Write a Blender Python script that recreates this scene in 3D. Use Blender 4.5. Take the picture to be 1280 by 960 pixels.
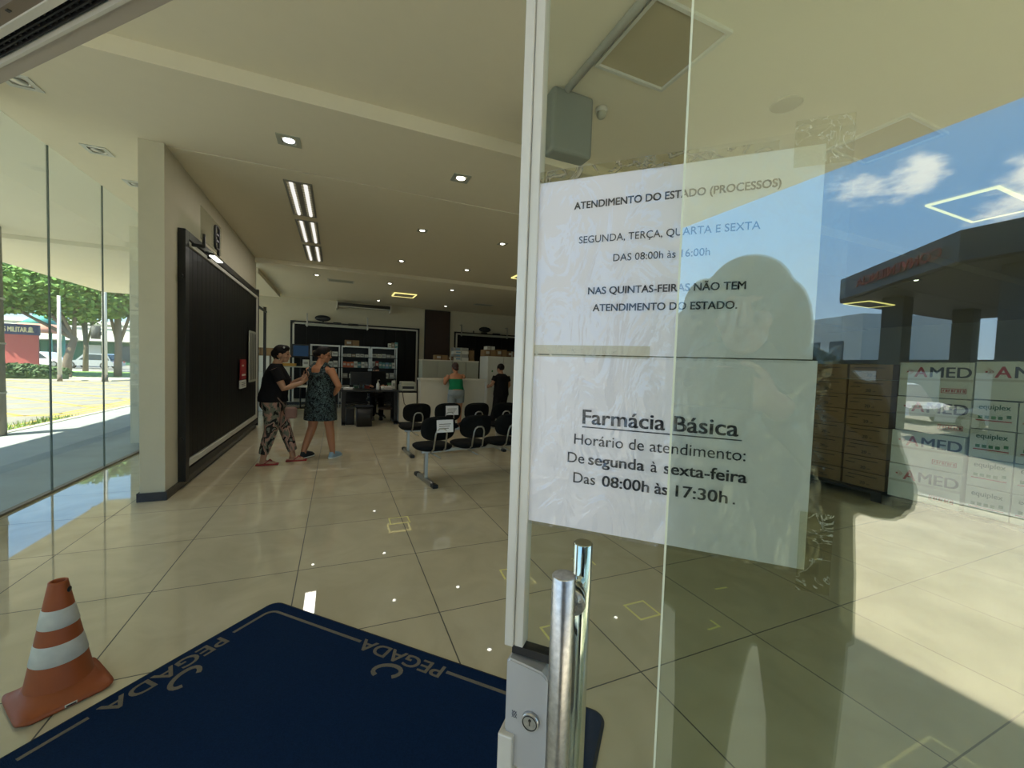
import bpy, bmesh, math, random
from mathutils import Vector, Matrix
R = math.radians
PI = math.pi
scene = bpy.context.scene
for o in list(bpy.data.objects):
    bpy.data.objects.remove(o)
COL = scene.collection
rnd = random.Random(7)

# ------------------------------------------------------------------ camera, sky, sun, exposure
H = 1.455
YAW, PITCH, ROLL = 0.40499, -0.042987, 0.033797
def cam_axes():
    cy, sy = math.cos(YAW), math.sin(YAW)
    F = Vector((sy*math.cos(PITCH), cy*math.cos(PITCH), math.sin(PITCH)))
    Rt = Vector((cy, -sy, 0)); U = Rt.cross(F)
    c, s = math.cos(ROLL), math.sin(ROLL)
    return Rt*c + U*s, U*c - Rt*s, F
cam_d = bpy.data.cameras.new('camera')
cam = bpy.data.objects.new('camera', cam_d); COL.objects.link(cam)
_r, _u, _f = cam_axes()
M = Matrix((_r, _u, -_f)).transposed().to_4x4()
M.translation = Vector((0, 0, H))
cam.matrix_world = M
cam_d.sensor_fit = 'HORIZONTAL'; cam_d.sensor_width = 36
cam_d.lens = 510.5/1280*36
cam_d.clip_start = 0.01; cam_d.clip_end = 500
scene.camera = cam

scene.view_settings.view_transform = 'Standard'
scene.view_settings.look = 'None'
scene.view_settings.gamma = 1
scene.view_settings.use_curve_mapping = False
scene.view_settings.exposure = 0.16
scene.cycles.transparent_max_bounces = 32
scene.cycles.max_bounces = 14
scene.cycles.diffuse_bounces = 5

SUN_E = 14.0
SKY_E = 1.0
sun_d = bpy.data.lights.new('sun', 'SUN'); sun_d.energy = SUN_E; sun_d.angle = R(0.6)
sun_d.color = (1.0, 0.93, 0.78)
sun = bpy.data.objects.new('sun', sun_d); COL.objects.link(sun)
sun.rotation_euler = Vector((-2.4, -1.75, 3.5)).to_track_quat('Z', 'Y').to_euler()

w = bpy.data.worlds.new('sky'); scene.world = w; w.use_nodes = True
nt = w.node_tree; nt.nodes.clear()
def N(nt, t, **kw):
    n = nt.nodes.new(t)
    for k, v in kw.items():
        if k.startswith('i_'):
            key = k[2:]
            n.inputs[int(key) if key.isdigit() else key].default_value = v
        else: setattr(n, k, v)
    return n
L = lambda nt, a, b: nt.links.new(a, b)
wo = N(nt, 'ShaderNodeOutputWorld'); bg = N(nt, 'ShaderNodeBackground'); bg.inputs[1].default_value = SKY_E
tc = N(nt, 'ShaderNodeTexCoord'); sx = N(nt, 'ShaderNodeSeparateXYZ'); L(nt, tc.outputs['Generated'], sx.inputs[0])
cr = N(nt, 'ShaderNodeValToRGB'); L(nt, sx.outputs[2], cr.inputs[0])
e = cr.color_ramp.elements
e[0].position = 0.0; e[0].color = (1.15, 1.5, 1.75, 1)
e[1].position = 0.75; e[1].color = (0.30, 0.72, 1.55, 1)
n_ = e.new(0.28); n_.color = (0.55, 1.12, 1.95, 1)
# clouds: noise everywhere above the horizon, two denser banks
nz = N(nt, 'ShaderNodeTexNoise', i_Scale=5.0, i_Detail=8.0, i_Roughness=0.62)
mp = N(nt, 'ShaderNodeMapping'); mp.inputs['Scale'].default_value = (1, 1, 2.6)
L(nt, tc.outputs['Generated'], mp.inputs[0]); L(nt, mp.outputs[0], nz.inputs['Vector'])
def bank(d, rad):
    v = N(nt, 'ShaderNodeVectorMath', operation='DISTANCE'); v.inputs[1].default_value = d
    L(nt, tc.outputs['Generated'], v.inputs[0])
    m = N(nt, 'ShaderNodeMapRange'); m.inputs['From Min'].default_value = rad; m.inputs['From Max'].default_value = 0
    m.inputs['To Min'].default_value = 0; m.inputs['To Max'].default_value = 0.3
    L(nt, v.outputs['Value'], m.inputs['Value']); return m.outputs[0]
def madd(a, b, op='ADD'):
    m = N(nt, 'ShaderNodeMath', operation=op)
    for i, x in enumerate((a, b)):
        if isinstance(x, (int, float)): m.inputs[i].default_value = x
        else: L(nt, x, m.inputs[i])
    return m.outputs[0]
dens = madd(madd(nz.outputs[0], bank((-.43, -.83, .345), .10)), madd(bank((-.25, -.92, .30), .12), bank((-.36, -.87, .345), .05)))
mr = N(nt, 'ShaderNodeMapRange', interpolation_type='SMOOTHSTEP'); mr.inputs['From Min'].default_value = .68; mr.inputs['From Max'].default_value = .84
L(nt, dens, mr.inputs['Value'])
mx = N(nt, 'ShaderNodeMix', data_type='RGBA'); mx.inputs['B'].default_value = (2.6, 2.7, 2.75, 1)
L(nt, mr.outputs[0], mx.inputs['Factor']); L(nt, cr.outputs[0], mx.inputs['A'])
L(nt, mx.outputs['Result'], bg.inputs[0]); L(nt, bg.outputs[0], wo.inputs[0])

# ------------------------------------------------------------------ materials
def _new(name):
    m = bpy.data.materials.new(name); m.use_nodes = True
    nt = m.node_tree; nt.nodes.clear()
    out = N(nt, 'ShaderNodeOutputMaterial')
    return m, nt, out
def mat(name, col, rough=.6, metal=0., spec=.5, var=.12, scale=8., bump=0., bscale=60., coat=0., emit=None, es=0., trans=0.):
    m, nt, out = _new(name)
    b = N(nt, 'ShaderNodeBsdfPrincipled'); L(nt, b.outputs[0], out.inputs[0])
    b.inputs['Roughness'].default_value = rough; b.inputs['Metallic'].default_value = metal
    b.inputs['Specular IOR Level'].default_value = spec
    b.inputs['Coat Weight'].default_value = coat
    tc = N(nt, 'ShaderNodeTexCoord')
    nz = N(nt, 'ShaderNodeTexNoise', i_Scale=scale, i_Detail=4.0); L(nt, tc.outputs['Object'], nz.inputs['Vector'])
    mx = N(nt, 'ShaderNodeMix', data_type='RGBA')
    mx.inputs['A'].default_value = tuple(c*(1-var) for c in col[:3])+(1,)
    mx.inputs['B'].default_value = tuple(min(1, c*(1+var)) for c in col[:3])+(1,)
    L(nt, nz.outputs[0], mx.inputs['Factor']); L(nt, mx.outputs['Result'], b.inputs['Base Color'])
    if bump:
        n2 = N(nt, 'ShaderNodeTexNoise', i_Scale=bscale, i_Detail=3.0); L(nt, tc.outputs['Object'], n2.inputs['Vector'])
        bp = N(nt, 'ShaderNodeBump', i_Strength=bump, i_Distance=.01); L(nt, n2.outputs[0], bp.inputs['Height'])
        L(nt, bp.outputs[0], b.inputs['Normal'])
    if emit:
        b.inputs['Emission Color'].default_value = tuple(emit)+(1,); b.inputs['Emission Strength'].default_value = es
    return m
def glass(name, tint, base=.05, edge=.7, grime=0.0):
    """clear sheet glass: light passes straight through, both faces mirror a little, more at grazing angles"""
    m, nt, out = _new(name)
    tr = N(nt, 'ShaderNodeBsdfTransparent'); tr.inputs[0].default_value = tuple(tint)+(1,)
    gl = N(nt, 'ShaderNodeBsdfGlossy', i_Roughness=0.0); gl.inputs[0].default_value = (1, 1, 1, 1)
    lw = N(nt, 'ShaderNodeLayerWeight', i_Blend=.5)
    pw = N(nt, 'ShaderNodeMath', operation='POWER'); pw.inputs[1].default_value = 4.0; L(nt, lw.outputs['Facing'], pw.inputs[0])
    ma = N(nt, 'ShaderNodeMath', operation='MULTIPLY_ADD'); ma.inputs[1].default_value = edge; ma.inputs[2].default_value = base
    L(nt, pw.outputs[0], ma.inputs[0])
    mx = N(nt, 'ShaderNodeMixShader'); L(nt, ma.outputs[0], mx.inputs[0]); L(nt, tr.outputs[0], mx.inputs[1]); L(nt, gl.outputs[0], mx.inputs[2])
    L(nt, mx.outputs[0], out.inputs[0])
    return m

def floor_mat():
    m, nt, out = _new('polished_porcelain_tile')
    b = N(nt, 'ShaderNodeBsdfPrincipled'); L(nt, b.outputs[0], out.inputs[0])
    tc = N(nt, 'ShaderNodeTexCoord'); sp = N(nt, 'ShaderNodeSeparateXYZ'); L(nt, tc.outputs['Object'], sp.inputs[0])
    def mth(op, a, b2=0., c=None):
        n = N(nt, 'ShaderNodeMath', operation=op)
        for i, x in enumerate((a, b2) if c is None else (a, b2, c)):
            if isinstance(x, (int, float)): n.inputs[i].default_value = x
            else: L(nt, x, n.inputs[i])
        return n.outputs[0]
    def joint(c, off):
        f = mth('FRACT', mth('DIVIDE', mth('ADD', c, off), .8))
        d = mth('ABSOLUTE', mth('SUBTRACT', f, .5))          # .5 at a joint
        return mth('GREATER_THAN', d, .5-.0042), mth('FLOOR', mth('DIVIDE', mth('ADD', c, off), .8))
    jx, ix = joint(sp.outputs[0], 1.029+80); jy, iy = joint(sp.outputs[1], -1.497+80)
    j = mth('MAXIMUM', jx, jy)
    nz = N(nt, 'ShaderNodeTexNoise', i_Scale=2.2, i_Detail=6.0, i_Distortion=1.6); L(nt, tc.outputs['Object'], nz.inputs['Vector'])
    cb = N(nt, 'ShaderNodeCombineXYZ'); L(nt, ix, cb.inputs[0]); L(nt, iy, cb.inputs[1])
    wn = N(nt, 'ShaderNodeTexWhiteNoise'); L(nt, cb.outputs[0], wn.inputs['Vector'])
    cr = N(nt, 'ShaderNodeValToRGB'); e = cr.color_ramp.elements
    e[0].color = FLOOR_A+(1,); e[1].color = FLOOR_B+(1,); e[0].position = .3; e[1].position = .7
    L(nt, mth('MULTIPLY_ADD', wn.outputs[0], .12, mth('SUBTRACT', nz.outputs[0], .06)), cr.inputs[0])
    mx = N(nt, 'ShaderNodeMix', data_type='RGBA'); mx.inputs['B'].default_value = (.055, .045, .03, 1)
    L(nt, j, mx.inputs['Factor']); L(nt, cr.outputs[0], mx.inputs['A']); L(nt, mx.outputs['Result'], b.inputs['Base Color'])
    L(nt, mth('MULTIPLY_ADD', j, .5, .022), b.inputs['Roughness'])
    b.inputs['Specular IOR Level'].default_value = 1.0
    return m
FLOOR_A = (.56, .485, .335); FLOOR_B = (.66, .58, .41)

def mix_mat(name, cols, scale, rough=.85, kind='noise', bump=0., sharp=.05, stretch=(1, 1, 1)):
    """patterned cloth / ground: several flat colours picked by a noise or voronoi field"""
    m, nt, out = _new(name)
    b = N(nt, 'ShaderNodeBsdfPrincipled', i_Roughness=rough); L(nt, b.outputs[0], out.inputs[0])
    b.inputs['Specular IOR Level'].default_value = .2
    tc = N(nt, 'ShaderNodeTexCoord'); mp = N(nt, 'ShaderNodeMapping'); mp.inputs['Scale'].default_value = stretch
    L(nt, tc.outputs['Object'], mp.inputs[0])
    if kind == 'noise':
        t = N(nt, 'ShaderNodeTexNoise', i_Scale=scale, i_Detail=2.0, i_Distortion=.8); o = t.outputs[0]; lo, hi = .3, .7
    else:
        t = N(nt, 'ShaderNodeTexVoronoi', i_Scale=scale); s2 = N(nt, 'ShaderNodeSeparateColor'); L(nt, t.outputs['Color'], s2.inputs[0]); o = s2.outputs[0]; lo, hi = 0, 1
    L(nt, mp.outputs[0], t.inputs['Vector'])
    mr = N(nt, 'ShaderNodeMapRange'); mr.inputs['From Min'].default_value = lo; mr.inputs['From Max'].default_value = hi; L(nt, o, mr.inputs['Value'])
    cr = N(nt, 'ShaderNodeValToRGB'); cr.color_ramp.interpolation = 'CONSTANT' if sharp == 0 else 'LINEAR'
    el = cr.color_ramp.elements
    n = len(cols)
    el[0].position = 0; el[0].color = tuple(cols[0])+(1,); el[1].position = (n-1)/n; el[1].color = tuple(cols[-1])+(1,)
    for i in range(1, n-1):
        x = el.new(i/n); x.color = tuple(cols[i])+(1,)
    L(nt, mr.outputs[0], cr.inputs[0]); L(nt, cr.outputs[0], b.inputs['Base Color'])
    if bump:
        n2 = N(nt, 'ShaderNodeTexNoise', i_Scale=scale*12, i_Detail=3.0); L(nt, tc.outputs['Object'], n2.inputs['Vector'])
        bp = N(nt, 'ShaderNodeBump', i_Strength=bump, i_Distance=.01); L(nt, n2.outputs[0], bp.inputs['Height']); L(nt, bp.outputs[0], b.inputs['Normal'])
    return m
def emis(name, col, s):
    m, nt, out = _new(name)
    em = N(nt, 'ShaderNodeEmission', i_Strength=s); em.inputs[0].default_value = tuple(col)+(1,)
    L(nt, em.outputs[0], out.inputs[0]); return m
def film_mat():
    m, nt, out = _new('clear_plastic_film')
    tr = N(nt, 'ShaderNodeBsdfTransparent'); tr.inputs[0].default_value = (.97, .97, .97, 1)
    gl = N(nt, 'ShaderNodeBsdfGlossy', i_Roughness=.06); gl.inputs[0].default_value = (1, 1, 1, 1)
    tc = N(nt, 'ShaderNodeTexCoord'); mp = N(nt, 'ShaderNodeMapping'); mp.inputs['Scale'].default_value = (1, 1, .45); mp.inputs['Rotation'].default_value = (.4, .5, .3)
    L(nt, tc.outputs['Object'], mp.inputs[0])
    nz = N(nt, 'ShaderNodeTexNoise', i_Scale=22.0, i_Detail=3.0, i_Distortion=1.5); L(nt, mp.outputs[0], nz.inputs['Vector'])
    bp = N(nt, 'ShaderNodeBump', i_Strength=.9, i_Distance=.012); L(nt, nz.outputs[0], bp.inputs['Height']); L(nt, bp.outputs[0], gl.inputs['Normal'])
    mx = N(nt, 'ShaderNodeMixShader', i_0=.03); L(nt, tr.outputs[0], mx.inputs[1]); L(nt, gl.outputs[0], mx.inputs[2]); L(nt, mx.outputs[0], out.inputs[0])
    return m

MT = {}
MT['floor'] = floor_mat()
MT['ceiling'] = mat('matt_ceiling_paint', (.80, .735, .575), .9, var=.02, spec=.2)
MT['wall'] = mat('cream_wall_paint', (.62, .57, .43), .85, var=.04, spec=.2)
MT['canopy'] = mat('canopy_plaster', (.74, .71, .58), .9, var=.05, scale=1.2, spec=.2)
MT['base'] = mat('black_granite', (.022, .022, .024), .25, var=.3, scale=90)
MT['concrete'] = mat('worn_concrete', (.56, .515, .395), .9, var=.34, scale=2.6, bump=.2, bscale=20, spec=.2)
MT['paving_shaded'] = mat('shade_tinted_concrete', (.34, .38, .39), .9, var=.2, scale=2.0, bump=.2, spec=.2)  # blue-grey of the canopy shade is put into this concrete's colour
MT['asphalt'] = mat('pale_asphalt', (.27, .26, .225), .95, var=.18, scale=1.5, bump=.3, spec=.2)
MT['yellow_paint'] = mat('yellow_road_paint', (.60, .42, .07), .8, var=.15, scale=14)
MT['kerb'] = mat('kerb_concrete', (.45, .43, .37), .9, var=.2)
MT['grass'] = mat('grass_green', (.16, .27, .05), .9, var=.4, scale=14)
MT['glass'] = glass('facade_glass', (.925, .955, .925), .035, .6)
MT['glass_fix'] = glass('entrance_fixed_glass', (.90, .94, .885), .13, .6)
MT['glass_leaf'] = glass('sliding_leaf_glass', (.93, .955, .925), .022, .6)
MT['glass_edge'] = mat('polished_glass_edge', (.72, .76, .58), .25, var=.05)
MT['seam'] = mat('dark_silicone', (.10, .13, .11), .5, var=.05)
MT['alu'] = mat('pale_anodised_aluminium', (.66, .635, .56), .45, .25, var=.05, scale=30)
MT['alu_grey'] = mat('grey_painted_aluminium', (.48, .43, .36), .5, .2, var=.06)
MT['alu_brown'] = mat('brown_anodised_aluminium', (.22, .17, .12), .5, .3, var=.1)
MT['steel'] = mat('scratched_steel', (.56, .55, .53), .30, 1., var=.42, scale=170, bump=.02, bscale=300)
MT['chrome'] = mat('chrome', (.72, .74, .73), .1, 1., var=.05)
MT['lock'] = mat('satin_lock_plate', (.50, .50, .50), .38, .35, var=.04)
MT['dark'] = mat('black_plastic', (.012, .012, .012), .45, var=.2)
MT['mesh'] = mat('black_mesh', (.014, .013, .012), .7, var=.3, scale=200)
MT['black_panel'] = mat('black_slat_panel', (.007, .0066, .006), .5, var=.2, spec=.2)
MT['black_metal'] = mat('black_painted_steel', (.016, .015, .014), .45, .2, var=.2)
MT['white_trim'] = mat('white_trim', (.62, .60, .52), .5, var=.05)
MT['white'] = mat('white_laminate', (.66, .63, .53), .45, var=.03)
MT['grey_lam'] = mat('grey_green_laminate', (.40, .41, .33), .5, var=.04)
MT['paper'] = mat('white_paper', (.86, .835, .85), .7, var=.015, scale=5, bump=.06, bscale=9)
MT['ink'] = mat('black_ink', (.016, .015, .018), .6, var=.1)
MT['film'] = film_mat()
MT['orange'] = mat('orange_rubber', (.34, .078, .018), .55, var=.14, scale=12, bump=.06)
MT['reflect'] = mat('scuffed_white_band', (.60, .57, .51), .6, var=.22, scale=18)
MT['mat_blue'] = mat('navy_carpet_pile', (.0045, .0225, .074), .95, var=.45, scale=160, bump=.9, bscale=420, spec=.15)
MT['mat_edge'] = mat('navy_rubber_edge', (.005, .010, .022), .7, var=.2)
MT['mat_beige'] = mat('beige_inlaid_pile', (.22, .185, .14), .95, var=.3, scale=150, bump=.7, bscale=380, spec=.15)
MT['tape'] = mat('yellow_floor_tape', (.85, .77, .30), .6, var=.1, scale=40)
MT['card'] = mat('brown_cardboard', (.25, .15, .066), .8, var=.12, scale=6)
MT['card_dark'] = mat('dark_cardboard', (.15, .085, .04), .8, var=.15, scale=6)
MT['carton'] = mat('white_carton', (.66, .66, .60), .7, var=.06, scale=5)
MT['logo_grey'] = mat('slate_print', (.055, .06, .085), .6, var=.05)
MT['logo_red'] = mat('red_print', (.42, .035, .03), .6, var=.05)
MT['logo_green'] = mat('green_print', (.06, .20, .07), .6, var=.05)
MT['brown_ink'] = mat('brown_print', (.03, .018, .01), .7, var=.1)
MT['pallet'] = mat('black_pallet', (.013, .013, .013), .6, var=.2)
MT['seat_black'] = mat('black_seat_fabric', (.006, .0062, .0055), .85, var=.3, scale=60, spec=.2, bump=.2)
MT['tube'] = mat('grey_steel_tube', (.42, .41, .37), .3, .9, var=.06)
MT['wood_dark'] = mat('dark_brown_wood', (.035, .016, .009), .55, var=.3, scale=4)
MT['skin'] = mat('tan_skin', (.42, .22, .13), .55, var=.06, scale=5)
MT['skin_red'] = mat('sunned_skin', (.44, .19, .095), .55, var=.06, scale=5)
MT['hair'] = mat('black_hair', (.010, .007, .006), .7, var=.3, spec=.25, scale=40)
MT['hair_brown'] = mat('brown_hair', (.05, .018, .012), .5, var=.3, scale=40)
MT['eye'] = mat('dark_eye', (.01, .008, .007), .2)
MT['cloth_black'] = mat('black_cotton', (.009, .008, .009), .9, var=.2, bump=.2, bscale=40, spec=.2)
MT['cloth_dark'] = mat('charcoal_cotton', (.03, .033, .036), .9, var=.2, bump=.2, bscale=40, spec=.2)
MT['trousers'] = mix_mat('leaf_print_cloth', [(.012, .012, .012), (.16, .16, .12), (.40, .23, .18), (.02, .02, .018), (.19, .19, .15)], 10, kind='noise', sharp=0, stretch=(1, 1, .55))
MT['dress'] = mix_mat('dark_leaf_print_cloth', [(.008, .009, .010), (.012, .014, .016), (.085, .12, .12), (.01, .012, .013), (.06, .09, .09)], 24, kind='noise', sharp=0)
MT['green_cloth'] = mat('green_cotton', (.0, .19, .075), .9, var=.15, bump=.15)
MT['denim'] = mat('faded_denim', (.26, .31, .33), .9, var=.25, scale=12, bump=.2)
MT['shoe_blue'] = mat('pale_blue_canvas', (.30, .42, .50), .8, var=.1)
MT['sandal_red'] = mat('red_rubber', (.30, .022, .02), .6, var=.1)
MT['lamp_on'] = emis('lamp_glow', (1, .97, .86), 9.0)
MT['tube_on'] = emis('fluorescent_glow', (1, .98, .92), .85)
MT['yellow_on'] = emis('warm_ring_glow', (1, .86, .30), 1.15)
MT['mirror'] = mat('mirror_louvre', (.8, .8, .76), .12, 1., var=.05)
MT['screen'] = emis('screen_glow', (.07, .15, .26), .16)
MT['leaf_green'] = mat('leaf_green', (.13, .25, .045), .7, var=.5, scale=3)
MT['leaf_dark'] = mat('dark_leaf_green', (.055, .11, .03), .7, var=.5, scale=3)
MT['bark'] = mat('grey_bark', (.16, .13, .10), .9, var=.3, scale=6, bump=.4)
MT['pole_conc'] = mat('pale_concrete_pole', (.55, .53, .47), .9, var=.1)
MT['pole_wood'] = mat('weathered_wood_pole', (.22, .19, .15), .9, var=.3, scale=9, bump=.4)
MT['red_wall'] = mat('red_painted_wall', (.42, .10, .09), .8, var=.06)
MT['navy'] = mat('navy_sign_paint', (.035, .045, .115), .6, var=.05)
MT['sign_yellow'] = mat('pale_yellow_letters', (.75, .66, .36), .6, var=.05)
MT['teal'] = mat('teal_paint', (.10, .36, .30), .7, var=.1)
MT['salmon'] = mat('salmon_roof', (.55, .26, .18), .8, var=.1)
MT['car_white'] = mat('white_car_paint', (.75, .76, .76), .25, var=.02, coat=.5)
MT['car_silver'] = mat('silver_car_paint', (.42, .44, .44), .3, .4, var=.02, coat=.5)
MT['van_blue'] = mat('pale_blue_van_paint', (.48, .58, .62), .3, var=.02)
MT['car_glass'] = mat('dark_car_glass', (.02, .03, .035), .08, var=.02, spec=.8)
MT['tyre'] = mat('tyre_rubber', (.015, .015, .015), .8)
MT['fascia'] = mat('charcoal_fascia', (.022, .026, .030), .45, var=.1)
MT['fascia_red'] = mat('dull_red_letters', (.20, .018, .016), .6, var=.05)
MT['col_grey'] = mat('dark_grey_column', (.06, .065, .06), .7, var=.1)
MT['bld'] = mat('pale_building_render', (.55, .56, .50), .9, var=.06)
MT['bld_green'] = mat('green_shopfront', (.04, .13, .08), .7, var=.1)
MT['red_card'] = mat('red_card', (.30, .012, .014), .5, var=.05)
def plain(name, c, r=.6): return mat(name, c, r, var=.08)

# ------------------------------------------------------------------ builders
def tag(o, label=None, cat=None, group=None, kind=None):
    if label: o['label'] = label
    if cat: o['category'] = cat
    if group: o['group'] = group
    if kind: o['kind'] = kind
    return o
def empty(name, loc=(0, 0, 0), rz=0, label=None, cat=None, group=None, kind=None):
    o = bpy.data.objects.new(name, None); COL.objects.link(o)
    o.empty_display_size = .1
    o.location = loc; o.rotation_euler = (0, 0, rz)
    return tag(o, label, cat, group, kind)
class MB:
    """collects shapes; build() links them as ONE mesh object"""
    def __init__(s): s.bm = bmesh.new()
    def _m(s, vs, mi, smooth=False):
        vs = set(vs)
        for f in s.bm.faces:
            if f.material_index == 0 and all(v in vs for v in f.verts):
                f.material_index = mi
                if smooth: f.smooth = True
    def box(s, lo, hi, bev=0., seg=2, mi=0, rot=None, piv=None):
        lo = Vector(lo); hi = Vector(hi); c = (lo+hi)/2; d = hi-lo
        r = bmesh.ops.create_cube(s.bm, size=1.0); vs = r['verts']
        for v in vs: v.co = Vector((v.co.x*d.x, v.co.y*d.y, v.co.z*d.z)) + c
        if rot is not None:
            p = Vector(piv) if piv is not None else c
            for v in vs: v.co = rot @ (v.co-p) + p
        if mi:
            for f in {f for v in vs for f in v.link_faces}: f.material_index = mi
        if bev > 0:
            es = list({e for v in vs for e in v.link_edges})
            bmesh.ops.bevel(s.bm, geom=es, offset=min(bev, .45*min(abs(d.x), abs(d.y), abs(d.z))), segments=seg, affect='EDGES', profile=.5)
        return s
    def ring(s, c, ax, ay, n, ph=0.):
        return [s.bm.verts.new(c + ax*math.cos(2*PI*i/n+ph) + ay*math.sin(2*PI*i/n+ph)) for i in range(n)]
    def skin(s, rings, caps=True, smooth=True, mi=0, closed=False):
        n = len(rings[0]); fs = []
        prs = list(zip(rings[:-1], rings[1:])) + ([(rings[-1], rings[0])] if closed else [])
        for a, b in prs:
            for i in range(n):
                f = s.bm.faces.new((a[i], a[(i+1) % n], b[(i+1) % n], b[i])); f.smooth = smooth; f.material_index = mi
        if caps and not closed:
            f = s.bm.faces.new(list(reversed(rings[0]))); f.material_index = mi
            f = s.bm.faces.new(rings[-1]); f.material_index = mi
        return s
    def tube(s, pts, rad, n=10, mi=0, caps=True, closed=False):
        pts = [Vector(p) for p in pts]; k = len(pts)
        if isinstance(rad, (int, float)): rad = [rad]*k
        rings = []; prev = None
        for i, p in enumerate(pts):
            if closed: t = pts[(i+1) % k]-pts[i-1]
            else: t = (pts[min(i+1, k-1)]-pts[max(i-1, 0)])
            t.normalize()
            if prev is None:
                a = Vector((0, 0, 1)) if abs(t.z) < .9 else Vector((1, 0, 0))
                x = t.cross(a).normalized()
            else:
                x = (prev - t*prev.dot(t)).normalized()
            prev = x; y = t.cross(x)
            rings.append(s.ring(p, x*rad[i], y*rad[i], n))
        return s.skin(rings, caps, True, mi, closed)
    def cyl(s, a, b, r0, r1=None, n=16, mi=0):
        return s.tube([a, b], [r0, r0 if r1 is None else r1], n, mi)
    def ell(s, c, r, rot=None, u=14, v=9, mi=0):
        q = bmesh.ops.create_uvsphere(s.bm, u_segments=u, v_segments=v, radius=1.0)
        c = Vector(c)
        for vt in q['verts']:
            p = Vector((vt.co.x*r[0], vt.co.y*r[1], vt.co.z*r[2]))
            if rot is not None: p = rot @ p
            vt.co = p + c
        for f in {f for vt in q['verts'] for f in vt.link_faces}: f.smooth = True; f.material_index = mi
        return s
    def loft(s, secs, n=18, mi=0, caps=True, sq=2.0):
        """secs: (centre, rx, ry) rings lying flat, superellipse power sq"""
        rings = []
        for c, rx, ry in secs:
            c = Vector(c); ring = []
            for i in range(n):
                a = 2*PI*i/n; ca, sa = math.cos(a), math.sin(a)
                x = math.copysign(abs(ca)**(2/sq), ca)*rx; y = math.copysign(abs(sa)**(2/sq), sa)*ry
                ring.append(s.bm.verts.new(c+Vector((x, y, 0))))
            rings.append(ring)
        return s.skin(rings, caps, True, mi)
    def lathe(s, prof, c=(0, 0, 0), n=32, mi=0, caps=True):
        return s.loft([((c[0], c[1], c[2]+z), r, r) for r, z in prof], n, mi, caps)
    def prism(s, poly, z0, z1, mi=0):
        a = [s.bm.verts.new((p[0], p[1], z0)) for p in poly]; b = [s.bm.verts.new((p[0], p[1], z1)) for p in poly]
        n = len(poly)
        for i in range(n):
            f = s.bm.faces.new((a[i], a[(i+1) % n], b[(i+1) % n], b[i])); f.material_index = mi
        f = s.bm.faces.new(list(reversed(a))); f.material_index = mi
        f = s.bm.faces.new(b); f.material_index = mi
        return s
    def xform(s, m):
        bmesh.ops.transform(s.bm, matrix=m, verts=s.bm.verts); return s
    def build(s, name, m, parent=None, loc=None, rot=None):
        me = bpy.data.meshes.new(name)
        bmesh.ops.recalc_face_normals(s.bm, faces=s.bm.faces)
        s.bm.to_mesh(me); s.bm.free()
        for x in (m if isinstance(m, (list, tuple)) else [m]): me.materials.append(x)
        o = bpy.data.objects.new(name, me); COL.objects.link(o)
        if parent: o.parent = parent
        if loc is not None: o.location = loc
        if rot is not None: o.rotation_euler = rot
        return o
def struct(o): o['kind'] = 'structure'; return o
def copy_tree(o, parent=None):
    c = o.copy(); COL.objects.link(c)
    if parent: c.parent = parent
    for ch in [x for x in bpy.data.objects if x.parent == o]: copy_tree(ch, c)
    return c
_dg = None
def text_mesh(name, lines, m, parent=None, mx=None, depth=.0006):
    """lines: (string, size, x, y, align, bold, sx) in the plane XY, facing +Z; joined to one mesh, placed by matrix mx"""
    bm = bmesh.new()
    for t, size, x, y, al, bold, sx_ in lines:
        cu = bpy.data.curves.new('lettering', 'FONT'); cu.body = t; cu.size = size; cu.align_x = al; cu.align_y = 'BOTTOM_BASELINE'
        cu.extrude = depth/2; cu.resolution_u = 4
        ob = bpy.data.objects.new('lettering', cu); COL.objects.link(ob)
        dg = bpy.context.evaluated_depsgraph_get()
        me = bpy.data.meshes.new_from_object(ob.evaluated_get(dg))
        me.transform(Matrix.Translation((x, y, 0)) @ Matrix.Diagonal((sx_, 1, 1, 1)))
        wt = size*.019
        for kz, (dx, dy) in enumerate(((0, 0),) if not bold else ((-wt, -wt*.4), (wt, -wt*.4), (-wt, wt*.4), (wt, wt*.4), (0, 0))):
            m2 = me.copy(); m2.transform(Matrix.Translation((dx, dy, kz*depth*.12))); bm.from_mesh(m2); bpy.data.meshes.remove(m2)
        bpy.data.objects.remove(ob); bpy.data.curves.remove(cu); bpy.data.meshes.remove(me)
    me = bpy.data.meshes.new(name)
    if mx is not None: bmesh.ops.transform(bm, matrix=mx, verts=bm.verts)
    bm.to_mesh(me); bm.free(); me.materials.append(m)
    o = bpy.data.objects.new(name, me); COL.objects.link(o)
    if parent: o.parent = parent
    return o
def frame_mx(o, ex, ey):
    ex = Vector(ex).normalized(); ey = Vector(ey).normalized(); ez = ex.cross(ey)
    m = Matrix((ex, ey, ez)).transposed().to_4x4(); m.translation = Vector(o); return m

# entrance frame: s runs along the glass line to the right, n into the shop
S2 = math.sqrt(.5)
DD = Vector((S2, -S2, 0)); NN = Vector((S2, S2, 0))
def dp(s, n, z): return DD*s + NN*n + Vector((0, 0, z))
DM = Matrix((DD, NN, Vector((0, 0, 1)))).transposed()          # local (s, n, z) -> world
def dbox(mb, s0, s1, n0, n1, z0, z1, bev=0., mi=0):
    """axis-aligned in the entrance frame; the object is built in that frame and turned by its root"""
    return mb.box((s0, n0, z0), (s1, n1, z1), bev, mi=mi)
DROT = -PI/4

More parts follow.
